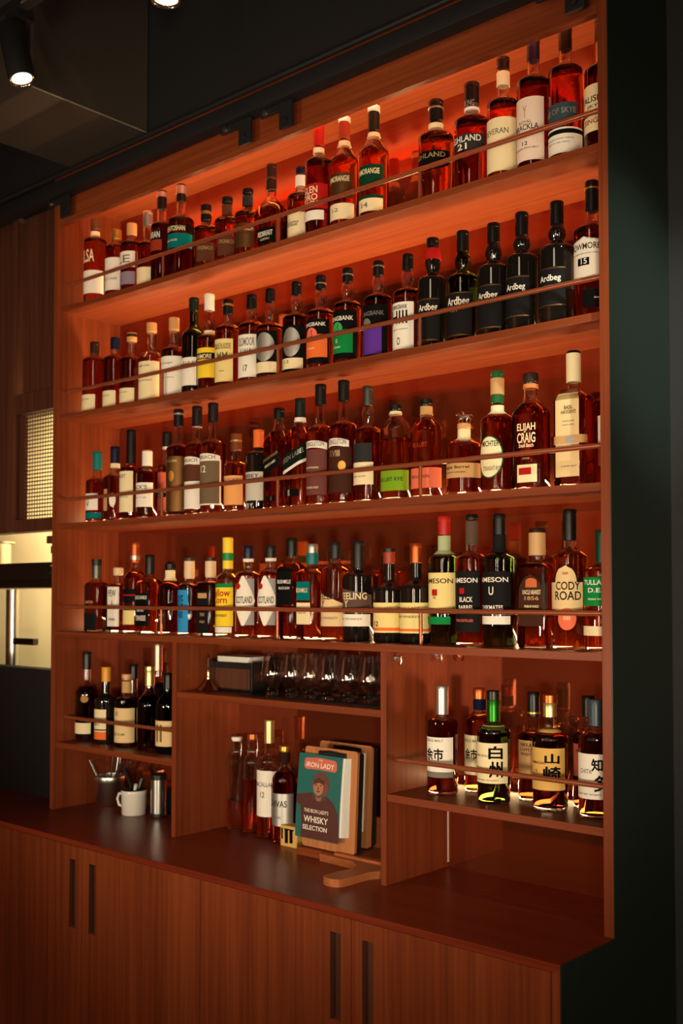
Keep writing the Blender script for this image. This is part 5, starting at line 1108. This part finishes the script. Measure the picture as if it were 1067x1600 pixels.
cs = MB().lathe([(0.0, 0.0), (0.024, 0.0), (0.026, 0.003), (0.026, 0.080), (0.020, 0.090), (0.012, 0.094), (0.0, 0.095)], 24).build('spice_shaker', M_DARKPL, smooth=50, loc=(-1.545, 0.200, WT))
tag(cs, 'black shaker between the steel flask and the left divider', 'shaker')

# ------------------------------------------------------------------ menus
stand = empty('menu_stand', (-0.80, 0.12, WT))
tag(stand, 'wooden menu stand with a paddle handle reaching forward on the worktop', 'stand')
pad = [(0.155, -0.195), (0.150, -0.205), (0.135, -0.213), (0.115, -0.213), (0.100, -0.205), (0.095, -0.195), (0.098, -0.150), (0.106, -0.105), (0.090, -0.070), (0.060, -0.052), (-0.060, -0.045), (-0.060, 0.120), (0.200, 0.120), (0.200, -0.060), (0.176, -0.075), (0.160, -0.105), (0.158, -0.150)]
MB().prism(pad[::-1], 0.0, 0.019).build('paddle_base', M_STAND, stand, smooth=30)
MB().box(-0.155, -0.062, -0.034, 0.004, 0.0004, 0.021, bev=0.002).build('front_block', M_WX, stand)['label'] = 'dark red front block'
MB().box(-0.02, 0.190, -0.034, -0.018, 0.0185, 0.026, bev=0.002).build('stop_ledge', M_STAND, stand)
MB().box(-0.055, 0.190, 0.106, 0.118, 0.0185, 0.100, bev=0.002).build('back_rest', M_STAND, stand)


def clipboard(loc, w, h, tilt, label, sheets, cover):
    cb = empty('menu_clipboard', loc)
    cb.rotation_euler = (tilt, 0, 0)
    tag(cb, label, 'menu', 'menu clipboards in the stand')
    M = Matrix.Rotation(R(90), 4, 'X')
    MB().prism(rounded(0, w, 0, h, 0.010), 0.0, 0.008, 0, M).build('board', M_OAK, cb, smooth=30)
    MB().prism(rounded(0.006, w - 0.002, 0.004, h - 0.006, 0.006), -0.020, -0.0002, 0, M).build('back_cover', M_DARKPL, cb, smooth=30)
    cl = MB().box(w * 0.28, w * 0.80, -0.0125, -0.0082, h - 0.026, h - 0.008, bev=0.001)
    cl.tube([(w * 0.30, -0.013, h - 0.012), (w * 0.50, -0.018, h - 0.008), (w * 0.78, -0.013, h - 0.012)], 0.003, 8)
    cl.build('clip', M_IRON, cb)
    pg = MB()
    for k in range(sheets):
        y = -0.0085 - 0.0014 * k
        n = 10
        vs, fs = [], []
        for j in range(n + 1):
            v = j / n
            z = (h - 0.020) - (h - 0.062) * v
            bow = -0.007 * (k / max(1, sheets - 1)) * math.sin(math.pi * v * 0.6)
            for x in (-0.004 + 0.002 * k * 0, w - 0.022 - 0.0012 * k):
                for t in (0.0, 0.0006):
                    vs.append((x, y + bow + t, z))
        for j in range(n):
            a = j * 4
            fs += [(a, a + 4, a + 6, a + 2), (a + 1, a + 3, a + 7, a + 5), (a + 2, a + 6, a + 7, a + 3), (a, a + 1, a + 5, a + 4)]
        pg.add(vs, fs)
    pg.build('pages', M_PAPER, cb)
    return cb


cbd = clipboard((-0.952, 0.112, WT + 0.0225), 0.188, 0.266, R(-3), 'front menu clipboard with a teal printed cover in the wooden stand', 9, True)
cbd2 = clipboard((-0.974, 0.194, WT + 0.0225), 0.190, 0.270, R(-3), 'rear menu clipboard half hidden behind the teal covered one', 9, False)
# printed cover of the front menu: one sheet with flat printed shapes
W_, H_ = 0.156, 0.222
Yc = -0.0085 - 0.0014 * 9 - 0.0035
cv = MB()
n = 10
bowf = lambda v: -0.007 * math.sin(math.pi * v * 0.6) + 0.002


def cpt(u, v, off=0.0):
    """u across 0..1, v down 0..1 on the cover."""
    return (-0.006 + W_ * u, Yc + bowf(v) - off, 0.266 - 0.018 - H_ * v)


vs, fs = [], []
for j in range(n + 1):
    for u in (0, 1):
        for off in (0.0, 0.0007):
            vs.append(cpt(u, j / n, off))
for j in range(n):
    a = j * 4
    fs += [(a, a + 2, a + 6, a + 4), (a + 1, a + 5, a + 7, a + 3), (a + 2, a + 3, a + 7, a + 6), (a, a + 4, a + 5, a + 1)]
fs += [(0, 1, 3, 2), (4 * n, 4 * n + 2, 4 * n + 3, 4 * n + 1)]
cover = MB().add(vs, fs).build('cover', principled('cover_teal', (0.012, 0.12, 0.11), 0.45), cbd)
cover['label'] = 'teal printed cover'


def flat(name, outline, color, off, rough=0.55):
    """A printed flat shape, outline in (u, v), drawn as fan strips that follow the sheet."""
    c = np.array(outline).mean(0)
    k = len(outline)
    rings = 5
    vs, fs = [], []
    for i in range(rings + 1):
        for p in outline:
            q = c + (np.array(p) - c) * i / rings
            vs.append(cpt(q[0], q[1], off))
    for i in range(rings):
        for s in range(k):
            t = (s + 1) % k
            fs.append((i * k + s, i * k + t, (i + 1) * k + t, (i + 1) * k + s))
    o = MB().add(vs, fs).build(name, principled('ink_' + name, color, rough), cover)
    return o


def ell(cx, cy, rx, ry, n=20, a0=0, a1=360):
    return [(cx + rx * math.cos(R(a0 + (a1 - a0) * i / n)), cy + ry * math.sin(R(a0 + (a1 - a0) * i / n))) for i in range(n)]


flat('jacket', [(0.0, 0.50), (0.18, 0.475), (0.36, 0.45), (0.42, 0.50), (0.60, 0.49), (0.68, 0.47), (0.86, 0.545), (0.97, 0.66), (1.0, 0.80), (0.99, 0.995), (0.13, 0.995), (0.14, 0.80), (0.10, 0.62), (0.0, 0.60)], (0.075, 0.016, 0.014), 0.0011)
flat('helmet', ell(0.55, 0.335, 0.195, 0.135), (0.13, 0.036, 0.026), 0.0013)
flat('face', ell(0.50, 0.375, 0.120, 0.105), (0.42, 0.15, 0.09), 0.0015)
flat('fringe', [(0.40, 0.30), (0.50, 0.265), (0.62, 0.30), (0.64, 0.36), (0.55, 0.325), (0.44, 0.335), (0.39, 0.36)], (0.07, 0.02, 0.014), 0.0017)
flat('collar', [(0.38, 0.475), (0.50, 0.50), (0.66, 0.475), (0.70, 0.52), (0.54, 0.555), (0.38, 0.53)], (0.11, 0.026, 0.02), 0.0016)
flat('scarf', [(0.44, 0.49), (0.52, 0.505), (0.60, 0.49), (0.56, 0.54), (0.48, 0.545)], (0.30, 0.10, 0.07), 0.0018)
for ex, ey, rx, ry, nm in ((0.445, 0.360, 0.026, 0.008, 'eye'), (0.555, 0.358, 0.026, 0.008, 'eye'), (0.500, 0.430, 0.040, 0.009, 'mouth'), (0.497, 0.395, 0.014, 0.020, 'nose_shade')):
    flat(nm, ell(ex, ey, rx, ry, 12), (0.12, 0.03, 0.022), 0.0018)
flat('ear_flap', [(0.62, 0.33), (0.71, 0.34), (0.73, 0.42), (0.66, 0.485), (0.60, 0.46)], (0.17, 0.05, 0.036), 0.0017)
flat('badge', [(0.14, 0.075), (0.17, 0.05), (0.50, 0.035), (0.84, 0.05), (0.88, 0.075), (0.89, 0.155), (0.85, 0.185), (0.50, 0.175), (0.18, 0.185), (0.13, 0.155)], (0.60, 0.13, 0.085), 0.0011)


def cover_text(s, u0, u1, v0, v1, color):
    v, f, asp = text_outline(s)
    vs = [cpt(u0 + (x + 0.5) * (u1 - u0), v1 + y * (v0 - v1), 0.0021) for x, y in v]
    MB().add(vs, f).build('lettering', paint(color), cover)


cover_text('THE', 0.46, 0.56, 0.055, 0.075, 'white')
cover_text('IRON LADY', 0.19, 0.83, 0.095, 0.155, 'white')
cover_text("THE IRON LADY'S", 0.20, 0.76, 0.645, 0.690, 'blush')
cover_text('WHISKY', 0.20, 0.76, 0.730, 0.805, 'white')
cover_text('SELECTION', 0.18, 0.74, 0.840, 0.895, 'white')
# sheet with yellow print tucked behind the menus on the left
lf = empty('card_box', (-1.030, 0.150, WT))
tag(lf, 'small yellow card box with dark print beside the menu stand', 'box')
MB().box(-0.030, 0.034, -0.020, 0.020, 0.0, 0.058, bev=0.003).build('box_body', paint('goldlab'), lf)
for k, (x0, x1, z0, z1) in enumerate(((-0.026, -0.020, 0.02, 0.050), (-0.012, 0.000, 0.010, 0.046), (0.006, 0.018, 0.012, 0.048), (-0.014, 0.022, 0.046, 0.050))):
    MB().box(x0, x1, -0.0206, -0.0202, z0, z1).build('print_mark', paint('black'), lf)
